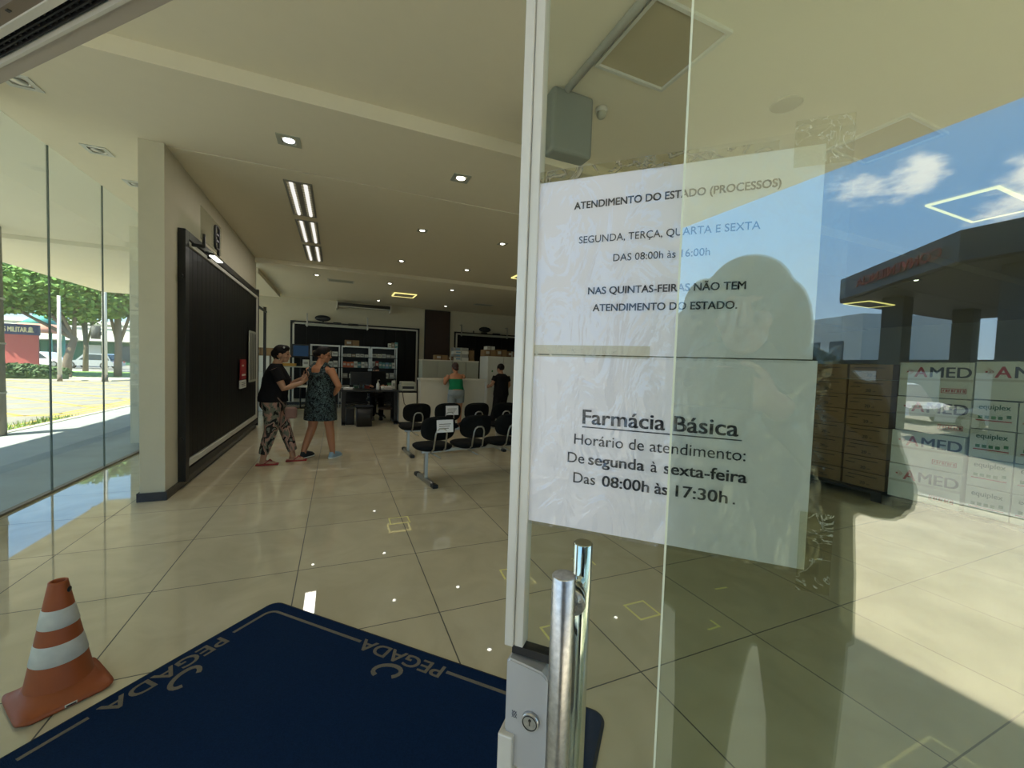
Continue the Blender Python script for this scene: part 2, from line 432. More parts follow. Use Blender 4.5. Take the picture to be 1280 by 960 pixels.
# ------------------------------------------------------------------ the large structure
ZL, ZU, ZB = 3.50, 3.625, 3.41
poly_in = [(-2.69, 3.30), (1.61, -1.0), (20, -1.0), (20, 14.75), (-3.0, 14.75), (-3.0, 8.7), (-2.69, 8.7)]
struct(MB().prism(poly_in, -.12, 0).build('floor', MT['floor']))
ter = [(-5.3, -22), (26, -22), (26, -1.0), (1.61, -1.0), (-2.69, 3.30), (-2.69, 8.7), (-3.0, 8.7), (-3.0, 40), (-5.3, 40)]
struct(MB().prism([(-2.69, -6.2), (26, -6.2), (26, -1.0), (1.61, -1.0), (-2.69, 3.30)], -.12, -.012).build('sidewalk', MT['concrete']))
struct(MB().prism([(-5.3, -6.2), (-2.69, -6.2), (-2.69, 8.7), (-3.0, 8.7), (-3.0, 40), (-5.3, 40)], -.12, -.012).build('sidewalk', MT['paving_shaded']))
struct(MB().box((-60, -60, -.4), (60, 110, -.121)).build('road', MT['asphalt']))
struct(MB().prism([(-5.44, -6.34), (26, -6.34), (26, -6.2), (-5.3, -6.2), (-5.3, 40), (-5.44, 40)], -.12, .0).build('kerb', MT['kerb']))
struct(MB().prism([(-60, 29.5), (-11.5, 29.5), (-10.5, 33), (-10.5, 45), (-60, 45)], -.12, -.06).build('verge', MT['concrete']))
struct(MB().prism([(-60, 33), (-12.5, 33.2), (-12.5, 42), (-60, 42)], -.06, -.03).build('lawn', MT['grass']))

# ceilings: raised bay by the entrance, dropped middle, dropped back
struct(MB().prism([(-2.69, 3.30), (1.61, -1.0), (20, -1.0), (20, 3.755), (-2.69, 3.755)], ZU, 3.95).build('ceiling', MT['ceiling']))
struct(MB().box((-2.69, 3.755, ZL), (20, 5.12, 3.95)).build('ceiling', MT['ceiling']))
struct(MB().box((-1.6, 5.135, ZL-.004), (20, 9.78, 3.95)).build('ceiling', MT['ceiling']))
struct(MB().box((-2.69, 5.12, ZL), (-1.6, 9.78, 3.95)).build('ceiling', MT['ceiling']))
struct(MB().box((-3.0, 9.78, ZB), (20, 14.75, 3.95)).build('ceiling', MT['ceiling']))
struct(MB().box((-1.6, 5.115, ZL+.03), (20, 5.14, 3.95)).build('groove_cap_1', MT['black_metal']))  # black cap inside the ceiling groove, its colour deepens the shadow gap
# canopy round the corner outside and an unseen roof above all, added to block the sun
can = [(-7.0, -3.86), (26, -3.86), (26, -1.0), (1.61, -1.0), (-2.69, 3.30), (-2.69, 10.3), (-7.0, 10.3)]
struct(MB().prism(can, ZL, 4.3).build('canopy', MT['canopy']))
struct(MB().box((-7.0, 10.3, 3.42), (-2.69, 17.5, 4.3)).build('canopy', MT['canopy']))
struct(MB().box((-3.0, 17.0, 0), (20, 30, 6)).build('wall_neighbour', MT['bld']))
struct(MB().prism([(-2.75, 3.30), (1.6, -1.0), (20.3, -1.0), (20.3, 15.2), (-3.2, 15.2), (-3.2, 8.6), (-2.75, 8.6)], 3.95, 4.6).build('roof', MT['canopy']))
# walls
struct(MB().box((-1.77, 5.07, 0), (-1.57, 9.945, ZL-.002)).build('wall_left', MT['wall']))
struct(MB().box((-3.2, 14.75, 0), (20.2, 15.0, 3.95)).build('wall_back', MT['wall']))
for i in range(4):  # unseen panes put in to bring daylight to the rear left
    p = struct(MB().box((-2.997, 8.76+i*1.49, .02), (-2.987, 10.245+i*1.49, ZB)).build('window_%d' % (i+12), MT['glass']))
    MB().box((-3.0, 8.75+i*1.49, 0), (-2.97, 10.25+i*1.49, .02)).build('bottom_channel', MT['alu_brown'], p)
struct(MB().box((20.0, -1.0, 0), (20.2, 14.75, 3.95)).build('wall_right', MT['wall']))
struct(MB().box((-1.79, 5.05, 0), (-1.55, 9.965, .085)).build('baseboard_left', MT['base']))
struct(MB().box((-3.0, 14.735, 0), (20, 14.75, .085)).build('baseboard_back', MT['base']))
# pale outside pillar by the end of the left glazing, corner post at its start
struct(MB().box((-3.10, 8.55, -.012), (-2.72, 8.75, ZL)).box((-3.105, 8.54, 1.60), (-2.72, 8.76, 1.615)).box((-3.105, 8.54, 2.9), (-2.72, 8.76, 2.915)).build('pillar_1', MT['canopy']))
struct(MB().box((-2.85, 4.40, 0), (-2.60, 4.70, ZL)).build('pillar_2', MT['wall']))
struct(MB().box((-2.87, 4.38, 0), (-2.58, 4.72, .085)).build('baseboard_pillar', MT['base']))
# left glazing: frameless panes with dark silicone seams, bottom channel
ys = [3.32, 4.55, 5.68, 6.71, 7.74, 8.69]
for i in range(5):
    p = struct(MB().box((-2.695, ys[i]+.003, .02), (-2.685, ys[i+1]-.003, ZL)).build('window_%d' % (i+1), MT['glass']))
    MB().box((-2.698, ys[i+1]-.004, .02), (-2.682, ys[i+1]+.004, ZL)).build('silicone_seam', MT['seam'], p)
    MB().box((-2.715, ys[i], 0), (-2.665, ys[i+1], .02)).build('bottom_channel', MT['alu_brown'], p)
# unseen right glazing along the other street, its length set for the light inside
struct(MB().box((4.775, -1.1, 0), (20, -.98, 3.95)).build('wall_blocker_right', MT['wall']))  # unseen wall, its extent set to dim the right of the shop
for i in range(2):
    x0 = 1.66+i*1.556
    p = struct(MB().box((x0+.003, -1.005, .02), (x0+1.553, -.995, ZU)).build('window_%d' % (i+6), MT['glass']))
    MB().box((x0, -1.025, 0), (x0+1.556, -.975, .02)).build('bottom_channel', MT['alu_brown'], p)

# entrance: header with air slot, fixed pane, sliding leaf, transom above
hd = struct(empty('door_header', (0, 0, 0), DROT))
hz = 2.11
dbox(MB(), -3.9, 1.9, .457, .487, hz, 2.34, .001).build('front_rail', MT['alu_grey'], hd)
dbox(MB(), -3.9, 1.9, .451, .457, hz-.004, 2.3).build('rail_lip', MT['white_trim'], hd)
g = MB(); dbox(g, -3.9, 1.9, .418, .451, hz+.022, hz+.03)
g.build('slot_bed', MT['dark'], hd)
g = MB()
for k in range(4): dbox(g, -3.9, 1.9, .4185+k*.009, .4215+k*.009, hz+.006, hz+.021)
for k in range(150): dbox(g, -3.0+k*.025, -2.992+k*.025, .4185, .4505, hz+.010, hz+.018)
g.build('slot_grille', MT['mesh'], hd)
dbox(MB(), -3.9, 1.9, .404, .417, hz-.002, 2.3).build('rail_lip', MT['white_trim'], hd)
g = MB(); dbox(g, -3.9, 1.9, .383, .404, hz+.002, 2.3); g.build('back_rail', MT['alu_brown'], hd)
g = MB()
for k in range(40): dbox(g, -3.4+k*.12, -3.39+k*.12, .388, .394, hz+.0005, hz+.003)
g.build('fixing_slot', MT['dark'], hd)
dbox(MB(), -3.9, 1.9, .30, .383, hz+.03, 2.34).build('unlit_soffit', MT['dark'], hd)  # black colour stands in for shade on the unlit header soffit
tp = struct(empty('window_20', (0, 0, 0), DROT))  # unseen transom, made of glass to let light in
dbox(MB(), -4.2, 1.85, .435, .445, 2.34, 3.5).build('glass_pane', MT['glass'], tp)
dbox(MB(), -4.2, 1.85, .42, .46, 3.46, 3.5).build('top_channel', MT['alu'], tp)

fx = struct(empty('window_21', (0, 0, 0), DROT))
dbox(MB(), -.0005, 1.75, .438, .446, .02, hz).build('glass_pane', MT['glass_fix'], fx)
dbox(MB(), -.0026, -.0006, .4385, .4455, .02, hz).build('polished_edge', MT['glass_edge'], fx)
dbox(MB(), 0, 1.75, .43, .454, 0, .02).build('bottom_channel', MT['alu'], fx)
fy = struct(empty('window_22', (0, 0, 0), DROT))
dbox(MB(), -3.75, -1.78, .438, .446, .02, hz).build('glass_pane', MT['glass_fix'], fy)
dbox(MB(), -3.75, -1.78, .43, .454, 0, .02).build('bottom_channel', MT['alu'], fy)

dr = struct(empty('door_1', (0, 0, 0), DROT))
LN = .487                                                     # outer face of the leaf
dbox(MB(), -.172, 1.1, LN, LN+.008, .03, hz+.02).build('glass_pane', MT['glass_leaf'], dr)
g = MB(); dbox(g, -.1895, -.1775, LN-.010, LN+.018, 1.095, hz, .0015); g.build('edge_profile', MT['alu'], dr)
g = MB(); dbox(g, -.1772, -.1655, LN-.006, LN+.014, 1.095, hz, .0012); g.build('inner_edge_profile', MT['alu'], dr)
g = MB(); dbox(g, -.1905, -.170, LN-.020, LN+.018, .05, .985, .002); g.build('lower_edge_profile', MT['alu'], dr)
# lock case: plate with a stepped right edge
pl = [(-.184, .945), (-.184, 1.078), (-.180, 1.082), (-.137, 1.076), (-.131, 1.071), (-.129, 1.064), (-.124, 1.058), (-.120, 1.046), (-.120, .967), (-.124, .958), (-.128, .952), (-.131, .944), (-.136, .938), (-.141, .937), (-.145, .941)]
g = MB()
a = [g.bm.verts.new((x, LN-.013, z)) for x, z in pl]; b = [g.bm.verts.new((x, LN+.02, z)) for x, z in pl]
for i in range(len(pl)): g.bm.faces.new((a[i], a[(i+1) % len(pl)], b[(i+1) % len(pl)], b[i]))
fa = g.bm.faces.new(a); g.bm.faces.new(list(reversed(b)))
bmesh.ops.bevel(g.bm, geom=list(fa.edges), offset=.0022, segments=3, affect='EDGES')
lk = g.build('lock_case', MT['lock'], dr)
dbox(MB(), -.181, -.118, LN-.003, LN+.012, 1.083, 1.0935).build('rubber_gasket', MT['dark'], dr)
g = MB(); g.tube([(-.1485, LN-.0125, 1.0115), (-.1485, LN-.0185, 1.0115)], [.0118, .0108], 28)
cy = g.build('lock_cylinder', MT['steel'], lk)
g = MB()
ring = [(-.1485+.0090*math.cos(t*PI/14), LN-.0187, 1.0115+.0090*math.sin(t*PI/14)) for t in range(28)]
g.tube(ring, .0006, 6, closed=True)
g.box((-.1492, LN-.0191, 1.0085), (-.1478, LN-.0186, 1.0145)).tube([(-.1485, LN-.0186, 1.0150), (-.1485, LN-.0191, 1.0150)], .0019, 12)
g.build('keyhole', MT['dark'], cy)
text_mesh('stamped_mark', [('XX', .006, 0, .0045, 'CENTER', False, .8), ('XX', .006, 0, 0, 'CENTER', False, .8)], MT['logo_grey'], lk, frame_mx((-.171, LN-.0133, 1.007), (1, 0, 0), (0, 0, 1)))
# handle bars, outside and inside, with through bolts and rings
def bar(n, s, z1, name, m):
    g = MB(); g.tube([(s, n, .55), (s, n, z1-.0015), (s, n, z1)], [.0130, .0130, .0118], 28)
    return g.build(name, m, dr)
hb1 = bar(LN-.055, -.1035, 1.2285, 'outer_handle_bar', MT['steel'])
hb2 = bar(LN+.061, -.1065, 1.2185, 'inner_handle_bar', MT['chrome'])
for z in (1.17, .62):
    g = MB(); g.cyl((-.1035, LN-.050, z), (-.1035, LN, z), .0075, n=18); g.build('standoff', MT['chrome'], hb1)
    g = MB(); g.cyl((-.1035, LN-.006, z), (-.1035, LN, z), .0155, n=26); g.build('washer_ring', MT['steel'], hb1)
    g = MB(); g.cyl((-.1065, LN+.056, z), (-.1065, LN+.008, z), .0075, n=18); g.build('standoff', MT['chrome'], hb2)
    g = MB(); g.cyl((-.1065, LN+.014, z), (-.1065, LN+.008, z), .0155, n=26); g.build('washer_ring', MT['steel'], hb2)
# grey box hanging under the ceiling bay, round sensor and its drain pipe
g = MB(); g.box((1.49, 2.86, 3.14), (1.86, 3.02, 3.625), .03, 3)
hb = tag(g.build('hanging_box', mat('blue_grey_box', (.19, .215, .19), .6, var=.03)), 'tall grey box hanging under the ceiling, seen above the notice through the door glass', 'box')

# ------------------------------------------------------------------ notices taped to the leaf
def notice(name, s0, s1, z0, z1, label, lines):
    r = empty(name, (0, 0, 0), DROT, label, 'notice')
    g = MB(); dbox(g, s0, s1, LN-.0012, LN-.0004, z0, z1)
    sh = g.build('paper_sheet', MT['paper'], r)
    text_mesh('printed_lettering', lines, MT['ink'], r, frame_mx(((s0+s1)/2, LN-.0016, z0), (1, 0, 0), (0, 0, 1)), .0004)
    return r
s0, s1 = -.1685, .1245
zf = H + .0168
B_ = lambda t, size, y, x=0., bold=True, sx=1., al='CENTER': (t, size, x, y, al, bold, sx)
up = notice('notice_sheet', s0, s1, zf, H+.2255, 'white landscape sheet about state service hours, upper of the two on the glass door', [
    B_('ATENDIMENTO DO ESTADO (PROCESSOS)', .0118, .1725, .006, True, .93),
    B_('SEGUNDA, TERÇA, QUARTA E SEXTA', .0118, .1320, .001, False, .95),
    B_('DAS 08:00h às 16:00h', .0118, .1085, -.001, False, .97),
    B_('NAS QUINTAS-FEIRAS NÃO TEM', .0118, .0715, .003, True, .97),
    B_('ATENDIMENTO DO ESTADO.', .0118, .0515, .003, True, .97)])
lo = notice('notice_sheet', s0+.0025, s1+.0045, H-.1945, zf-.0012, 'white landscape sheet with basic pharmacy opening hours, lower of the two on the glass door', [
    B_('Farmácia Básica', .0245, .1290, -.001, True, 1.08),
    B_('Horário de atendimento:', .0182, .1035, -.001, False, 1.0),
    B_('De ', .0182, .0805, -.1005, False, 1.0, 'LEFT'), B_('segunda', .0182, .0805, -.0745, True, 1.10, 'LEFT'), B_('à', .0182, .0805, -.0035, False, 1.0, 'LEFT'), B_('sexta-feira', .0182, .0805, .0105, True, 1.07, 'LEFT'),
    B_('Das ', .0182, .0565, -.0925, False, 1.0, 'LEFT'), B_('08:00h', .0182, .0565, -.0570, True, 1.10, 'LEFT'), B_('às', .0182, .0565, .0020, True, 1.0, 'LEFT'), B_('17:30h', .0182, .0565, .0205, True, 1.14, 'LEFT'), B_('.', .0182, .0565, .0800, False, 1.0, 'LEFT')])
g = MB(); dbox(g, -.1015, .0675, LN-.0017, LN-.0013, zf-.0012-.2113+.1255, zf-.0012-.2113+.1268)
g.build('underline', MT['ink'], lo)
for r, a, b, c, d in ((up, s0-.001, s1+.022, zf-.004, H+.239), (lo, s0+.001, s1+.016, H-.198, zf)):
    g = MB(); dbox(g, a, b, LN-.0028, LN-.0024, c, d); g.build('clear_plastic_sleeve', MT['film'], r)
# creased old tape and loose film edges round the notices
def tape_mat(name, col, thr, scale, rough=.3):
    m, nt, out = _new(name)
    tr = N(nt, 'ShaderNodeBsdfTransparent'); tr.inputs[0].default_value = (.93, .92, .86, 1)
    b = N(nt, 'ShaderNodeBsdfPrincipled', i_Roughness=rough); b.inputs['Base Color'].default_value = tuple(col)+(1,)
    tc = N(nt, 'ShaderNodeTexCoord'); nz = N(nt, 'ShaderNodeTexNoise', i_Scale=scale, i_Detail=5.0, i_Distortion=2.2); L(nt, tc.outputs['Object'], nz.inputs['Vector'])
    ab = N(nt, 'ShaderNodeMath', operation='SUBTRACT'); ab.inputs[1].default_value = .5; L(nt, nz.outputs[0], ab.inputs[0])
    a2 = N(nt, 'ShaderNodeMath', operation='ABSOLUTE'); L(nt, ab.outputs[0], a2.inputs[0])
    mr = N(nt, 'ShaderNodeMapRange'); mr.inputs['From Min'].default_value = thr; mr.inputs['From Max'].default_value = 0; L(nt, a2.outputs[0], mr.inputs['Value'])
    mx = N(nt, 'ShaderNodeMixShader'); L(nt, mr.outputs[0], mx.inputs[0]); L(nt, tr.outputs[0], mx.inputs[1]); L(nt, b.outputs[0], mx.inputs[2]); L(nt, mx.outputs[0], out.inputs[0])
    return m
MT['crease'] = tape_mat('creased_clear_tape', (.80, .79, .72), .007, 30)
MT['old_tape'] = tape_mat('grubby_old_tape', (.30, .26, .16), .05, 22, .6)
g = MB(); dbox(g, s0-.002, .012, LN-.0032, LN-.0029, H+.225, H+.238); dbox(g, .008, .085, LN-.0032, LN-.0029, H+.2255, H+.2345); g.build('old_tape_strip', MT['old_tape'], up)
g = MB(); dbox(g, .098, .146, LN-.0034, LN-.0031, H+.205, H+.250); g.build('creased_tape', MT['crease'], up)
g = MB(); dbox(g, s0, s0+.14, LN-.0034, LN-.0031, zf-.003, zf+.011); g.build('creased_tape', MT['crease'], up)
g = MB(); dbox(g, .122, .150, LN-.0034, LN-.0031, H-.215, H-.135); g.build('creased_tape', MT['crease'], lo)
# ------------------------------------------------------------------ door mat
mr_ = empty('door_mat', (-.318, 2.734, 0), 0, 'large navy blue carpet mat with beige lettering on the tiles inside the entrance', 'door mat')
e1 = Vector((S2, -S2, 0)); e2 = Vector((-S2, -S2, 0))
mm = Matrix((e1, e2, Vector((0, 0, -1)))).transposed().to_4x4()           # local (along far edge, toward the door)
LX, LY = 1.955, 1.19
def rrect(x0, y0, x1, y1, r, n=6):
    out = []
    for cx, cy, a0 in ((x1-r, y1-r, 0), (x0+r, y1-r, PI/2), (x0+r, y0+r, PI), (x1-r, y0+r, 1.5*PI)):
        for i in range(n+1):
            a = a0+PI/2*i/n; out.append((cx+r*math.cos(a), cy+r*math.sin(a)))
    return out
def tomat(pts): return [tuple((e1*x+e2*y)[:2]) for x, y in pts]
MB().prism(list(reversed(tomat(rrect(0, 0, LX, LY, .06)))), 0, .006).build('rubber_border', MT['mat_edge'], mr_)
MB().prism(list(reversed(tomat(rrect(.012, .012, LX-.012, LY-.012, .05)))), .005, .0105).build('carpet_pile', MT['mat_blue'], mr_)
def strip(pts, wd):
    out = []; k = len(pts)
    l = []; r = []
    for i, p in enumerate(pts):
        a = Vector(pts[max(0, i-1)]); b = Vector(pts[min(k-1, i+1)]); t = (b-a).normalized(); nrm = Vector((-t.y, t.x))*wd/2
        l.append(Vector(p)+nrm); r.append(Vector(p)-nrm)
    return l + list(reversed(r))
def flat(g, pts, z0, z1):
    P = tomat(pts)
    ar = sum(P[i][0]*P[(i+1) % len(P)][1]-P[(i+1) % len(P)][0]*P[i][1] for i in range(len(P)))
    if ar < 0: P = list(reversed(P))
    g.prism([tuple(p) for p in P], z0, z1)
arc = [(.11+.0-.05*math.cos(a)+.0, .12-.05*math.sin(a)) for a in [i*PI/12 for i in range(7)]]
g = MB()
corner = [(.068, .30), (.068, .13)] + [(.118-.05*math.cos(a), .13-.05*math.sin(a)) for a in [i*PI/14 for i in range(1, 7)]] + [(.13, .08), (.715, .08)]
flat(g, strip(corner, .016), .010, .0118); g.build('border_line', MT['mat_beige'], mr_)
for pts in ([(1.225, .08), (LX-.13, .08)], [(.068, .87), (.068, LY-.13)]):
    g = MB(); flat(g, strip(pts, .016), .010, .0118); g.build('border_line', MT['mat_beige'], mr_)
def loop(cx, cy, fl):
    pts = [(cx+fl[0]*.05*math.cos(a)*1.25, cy+.045*math.sin(a)) for a in [PI*.55+i*PI/10 for i in range(0, 17)]]
    return pts
# lettering reads from inside the shop: along the far edge, and up the left side
def mat_text(o2, ex, ey, name):
    o3 = e1*o2[0]+e2*o2[1]; exv = e1*ex[0]+e2*ex[1]; eyv = e1*ey[0]+e2*ey[1]
    m_ = frame_mx(o3+Vector((0, 0, .0111)), exv, eyv)
    t = text_mesh('inlaid_lettering', [('PEGADA', .105, 0, 0, 'CENTER', True, 1.22)], MT['mat_beige'], mr_, m_, .0012)
    g = MB(); pts = [(.06*math.cos(a)+.02*math.sin(a), .042*math.sin(a)) for a in [R(150)+i*R(285)/16 for i in range(17)]]
    P = strip(pts, .02)
    a_ = [g.bm.verts.new((p.x, p.y+.135, 0)) for p in P]; b_ = [g.bm.verts.new((p.x, p.y+.135, .0012)) for p in P]
    n = len(P); k = n//2
    for i in range(n): g.bm.faces.new((a_[i], a_[(i+1) % n], b_[(i+1) % n], b_[i]))
    for i in range(k-1):
        g.bm.faces.new((a_[i], a_[i+1], a_[n-2-i], a_[n-1-i])); g.bm.faces.new((b_[i], b_[n-1-i], b_[n-2-i], b_[i+1]))
    g.xform(m_); g.build('inlaid_emblem', MT['mat_beige'], mr_)
mat_text((.97, .055), (-1, 0), (0, 1), 'far')
mat_text((.045, .59), (0, 1), (1, 0), 'left')

# ------------------------------------------------------------------ traffic cone
cn = empty('traffic_cone', (-1.07, 2.29, 0), R(36), 'orange and white banded traffic cone on the tiles beside the navy mat', 'traffic cone')
g = MB(); hb = .142; cn.scale = (1, 1, .885)
secs = []
for k, (rr, z, sq) in enumerate([(hb, 0.0, 9), (hb, .012, 9), (hb*.93, .022, 7), (.135, .034, 3.2), (.120, .048, 2.2)]):
    secs.append(((0, 0, z), rr, rr))
rings = []
for (rr, z, sq) in [(hb, .004, 8), (hb+.002, .016, 8), (hb*.94, .024, 6), (.128, .034, 3.4), (.114, .046, 2.3), (.104, .075, 2.0)]:
    ring_ = []
    for i in range(48):
        a = 2*PI*i/48; ca, sa = math.cos(a), math.sin(a)
        lift = (.018 if rr > .135 else 0)*max(0, abs(math.sin(2*a))-.6)
        ring_.append(g.bm.verts.new((math.copysign(abs(ca)**(2/sq), ca)*rr, math.copysign(abs(sa)**(2/sq), sa)*rr, z+lift)))
    rings.append(ring_)
g.skin(rings, True, True); g.build('flared_base', MT['orange'], cn)
def cr_(z): return .104 + (.0295-.104)*(z-.075)/(.55-.075)
g = MB(); g.lathe([(cr_(.07), .07), (cr_(.54), .54), (.030, .550), (.024, .552), (.020, .545), (.022, .46)], n=48, caps=False); g.build('cone_body', MT['orange'], cn)
for a_, b_ in ((.185, .275), (.345, .430)):
    g = MB(); g.lathe([(cr_(a_)+.0002, a_), (cr_(a_)+.0018, a_+.002), (cr_(b_)+.0018, b_-.002), (cr_(b_)+.0002, b_)], n=48, caps=False)
    g.build('white_band', MT['reflect'], cn)
g = MB(); g.ell((.028, -.0235, .505), (.005, .013, .0135), Matrix.Rotation(R(-38), 3, 'Z')); g.build('side_hole', MT['dark'], cn)
g = MB(); g.box((-.015, -hb-.002, .008), (.022, -hb+.002, .020), .002); g.box((-.012, -hb-.0032, .0095), (.019, -hb-.0015, .0185), .001, mi=1)
g.build('base_label', [MT['white'], MT['dark']], cn)

# ------------------------------------------------------------------ yellow tape marks on the floor
def tape_sq(x0, y0, x1, y1, sides, rz, label, wd=.013):
    c = ((x0+x1)/2, (y0+y1)/2); r_ = math.cos(rz), math.sin(rz); a = (x1-x0)/2; b = (y1-y0)/2
    g = MB()
    if 'b' in sides: g.box((-a, -b, 0), (a, -b+wd, .0008))
    if 't' in sides: g.box((-a, b-wd, 0), (a, b, .0008))
    if 'l' in sides: g.box((-a, -b+wd, 0), (-a+wd, b-wd, .0008))
    if 'r' in sides: g.box((a-wd, -b+wd, 0), (a, b-wd, .0008))
    return tag(g.build('tape_mark', MT['tape'], None, (c[0], c[1], .0002), (0, 0, rz)), label, 'floor tape')
tape_sq(.455, 3.725, .637, 3.89, 'btlr', 0, 'yellow tape square on the tiles between the mat and the waiting chairs')
tape_sq(1.648, 1.82, 1.806, 1.984, 'btlr', 0, 'yellow tape square whole on the tiles just right of the door handles')
tape_sq(1.075, 2.49, 1.225, 2.64, 'lt', -.1, 'yellow tape corner on the tiles right beside the aluminium door edge')
tape_sq(1.66, 2.47, 1.80, 2.62, 'tr', -.1, 'yellow tape corner on the tiles behind the top of the inner handle bar')
tape_sq(1.06, 1.82, 1.20, 1.97, 'lt', 0, 'yellow tape corner on the tiles left of the outer handle bar, above the lock')
tape_sq(1.955, 1.612, 2.05, 1.694, 'rb', 0, 'yellow tape angle on the tiles seen through the fixed glass')
tape_sq(2.364, 1.908, 2.462, 1.925, 'b', -.1, 'short pale tape piece alone on the tiles under the lower notice')

# ------------------------------------------------------------------ lamps and ceiling things
def downlight(x, y, z, label, group, size=.18, glow='lamp_on', on=True, pw=7):
    r = empty('ceiling_downlight', (x, y, z), 0, label, 'ceiling lamp', group)
    g = MB(); h = size/2
    for a in ((-h, -h, h, -h*.62), (-h, h*.62, h, h), (-h, -h*.62, -h*.62, h*.62), (h*.62, -h*.62, h, h*.62)): g.box((a[0], a[1], -.008), (a[2], a[3], 0))
    g.build('square_bezel', MT['grey_lam'] if on else MT['carton'], r)
    g = MB(); g.lathe([(h*.64, -.009), (h*.60, -.004), (h*.52, -.002)], n=24, caps=False); g.build('round_trim', MT['tube'], r)
    g = MB(); g.ell((0, 0, -.003), (h*.50, h*.50, .010), u=18, v=8); g.build('lens', MT[glow] if on else MT['tube'], r)
    if on:
        ld = bpy.data.lights.new('lamp_beam', 'SPOT'); ld.energy = pw; ld.spot_size = R(110); ld.spot_blend = .8; ld.shadow_soft_size = .05; ld.color = (1, .93, .78)
        lo_ = bpy.data.objects.new('lamp_beam', ld); COL.objects.link(lo_); lo_.parent = r; lo_.location = (0, 0, -.03)
    return r
MT['cool_on'] = emis('cool_lamp_glow', (.86, .96, 1.0), 5.0)
downlight(-.448, 4.457, ZL, 'lit square downlight with bluish glow, nearest the left pillar', None, .2, 'cool_on')
downlight(1.216, 4.456, ZL, 'lit square downlight with warm glow, nearest the door edge', None, .19)
G = 'lit downlights of the middle ceiling'
downlight(1.172, 6.44, ZL, 'lit downlight on the middle ceiling, nearer of the two right of the fluorescent fittings', G, .15)
downlight(2.511, 6.46, ZL, 'lit downlight on the middle ceiling, nearer of the two next to the door edge', G, .15)
downlight(1.155, 8.55, ZL, 'lit downlight on the middle ceiling, farther of the two right of the fluorescent fittings', G, .15)
downlight(2.537, 8.60, ZL, 'lit downlight on the middle ceiling, farther of the two next to the door edge', G, .15)
G = 'lit downlights of the rear ceiling'
downlight(-.465, 10.55, ZB, 'lit downlight on the rear ceiling just beyond the fluorescent fittings', G, .15)
downlight(1.166, 10.62, ZB, 'lit downlight on the rear ceiling in front of the yellow ring lamp', G, .15)
downlight(2.746, 10.62, ZB, 'lit downlight on the rear ceiling above the reception counter', G, .15)
downlight(3.325, 13.66, ZB, 'lit downlight on the rear ceiling by the brown wooden panel', G, .15)
downlight(1.173, 13.77, ZB, 'lit downlight on the rear ceiling above the long dark housing', G, .15)
downlight(5.2, 6.45, ZL, 'lit downlight seen through the fixed glass above the white cartons', G, .15)
downlight(10.86, 4.54, ZL, 'lit downlight seen through the fixed glass under the dark fascia', G, .15)
G = 'unlit downlights by the left glazing'
for y, t in ((4.453, 'nearest the door header'), (5.567, 'in the middle of the row of three'), (6.433, 'farthest in, beside the white pillar')):
    downlight(-2.262, y, ZL, 'unlit white square downlight along the left glazing, '+t, G, .2, on=False)
def ring_lamp(x, y, z, w_, d_, label):
    r = empty('ring_lamp', (x, y, z-.006), 0, label, 'ceiling lamp', 'yellow ring lamps')
    g = MB(); t = .032
    for a in ((-w_/2, -d_/2, w_/2, -d_/2+t), (-w_/2, d_/2-t, w_/2, d_/2), (-w_/2, -d_/2+t, -w_/2+t, d_/2-t), (w_/2-t, -d_/2+t, w_/2, d_/2-t)): g.box((a[0], a[1], -.02), (a[2], a[3], 0))
    g.build('glowing_border', MT['yellow_on'], r)
    MB().box((-w_/2+t, -d_/2+t, -.012), (w_/2-t, d_/2-t, 0)).build('centre_plate', MT['ceiling'], r)
ring_lamp(1.74, 12.17, ZB, .62, .62, 'rectangular lamp with glowing yellow border on the rear ceiling')
ring_lamp(3.95, 8.45, ZL, .62, .62, 'rectangular lamp with glowing yellow border cut off by the aluminium door edge')
ring_lamp(7.25, 2.44, ZU, 1.2, .62, 'large lamp with glowing yellow border high at the right of the fixed glass')
ring_lamp(13.4, 6.57, ZL, 1.2, .62, 'small lamp with glowing yellow border seen below the dark reflected fascia')
for k in range(3):
    y0 = 5.42+k*1.42
    r = empty('fluorescent_fitting', (-.45, y0+.59, ZL), 0, 'recessed twin tube fluorescent fitting, %s of the three in line' % ('nearest', 'middle', 'farthest')[k], 'ceiling lamp', 'fluorescent fittings in a line')
    g = MB(); w_ = .15
    for a in ((-w_, -.60, -w_+.02, .60), (w_-.02, -.60, w_, .60), (-w_+.02, -.60, w_-.02, -.575), (-w_+.02, .575, w_-.02, .60), (-.022, -.575, .022, .575)): g.box((a[0], a[1], -.014), (a[2], a[3], .0))
    g.build('housing', MT['tube'], r)
    for sx_ in (-1, 1):
        g = MB(); g.tube([(sx_*.075, -.56, -.004), (sx_*.075, .56, -.004)], .022, 12); g.build('fluorescent_tube', MT['tube_on'], r)
        g = MB()
        for j in range(14): g.box((sx_*.075-.05, -.56+j*.083, -.012), (sx_*.075+.05, -.555+j*.083, -.001))
        for e_ in (-.05, .046): g.box((sx_*.075+e_, -.56, -.012), (sx_*.075+e_+.004, .525, -.001))
        g.build('louvre_slats', MT['mirror'], r)
    ld = bpy.data.lights.new('fitting_light', 'AREA'); ld.shape = 'RECTANGLE'; ld.size = .2; ld.size_y = 1.1; ld.energy = 8; ld.color = (1, .96, .86)
    lo_ = bpy.data.objects.new('fitting_light', ld); COL.objects.link(lo_); lo_.parent = r; lo_.location = (0, 0, -.03)
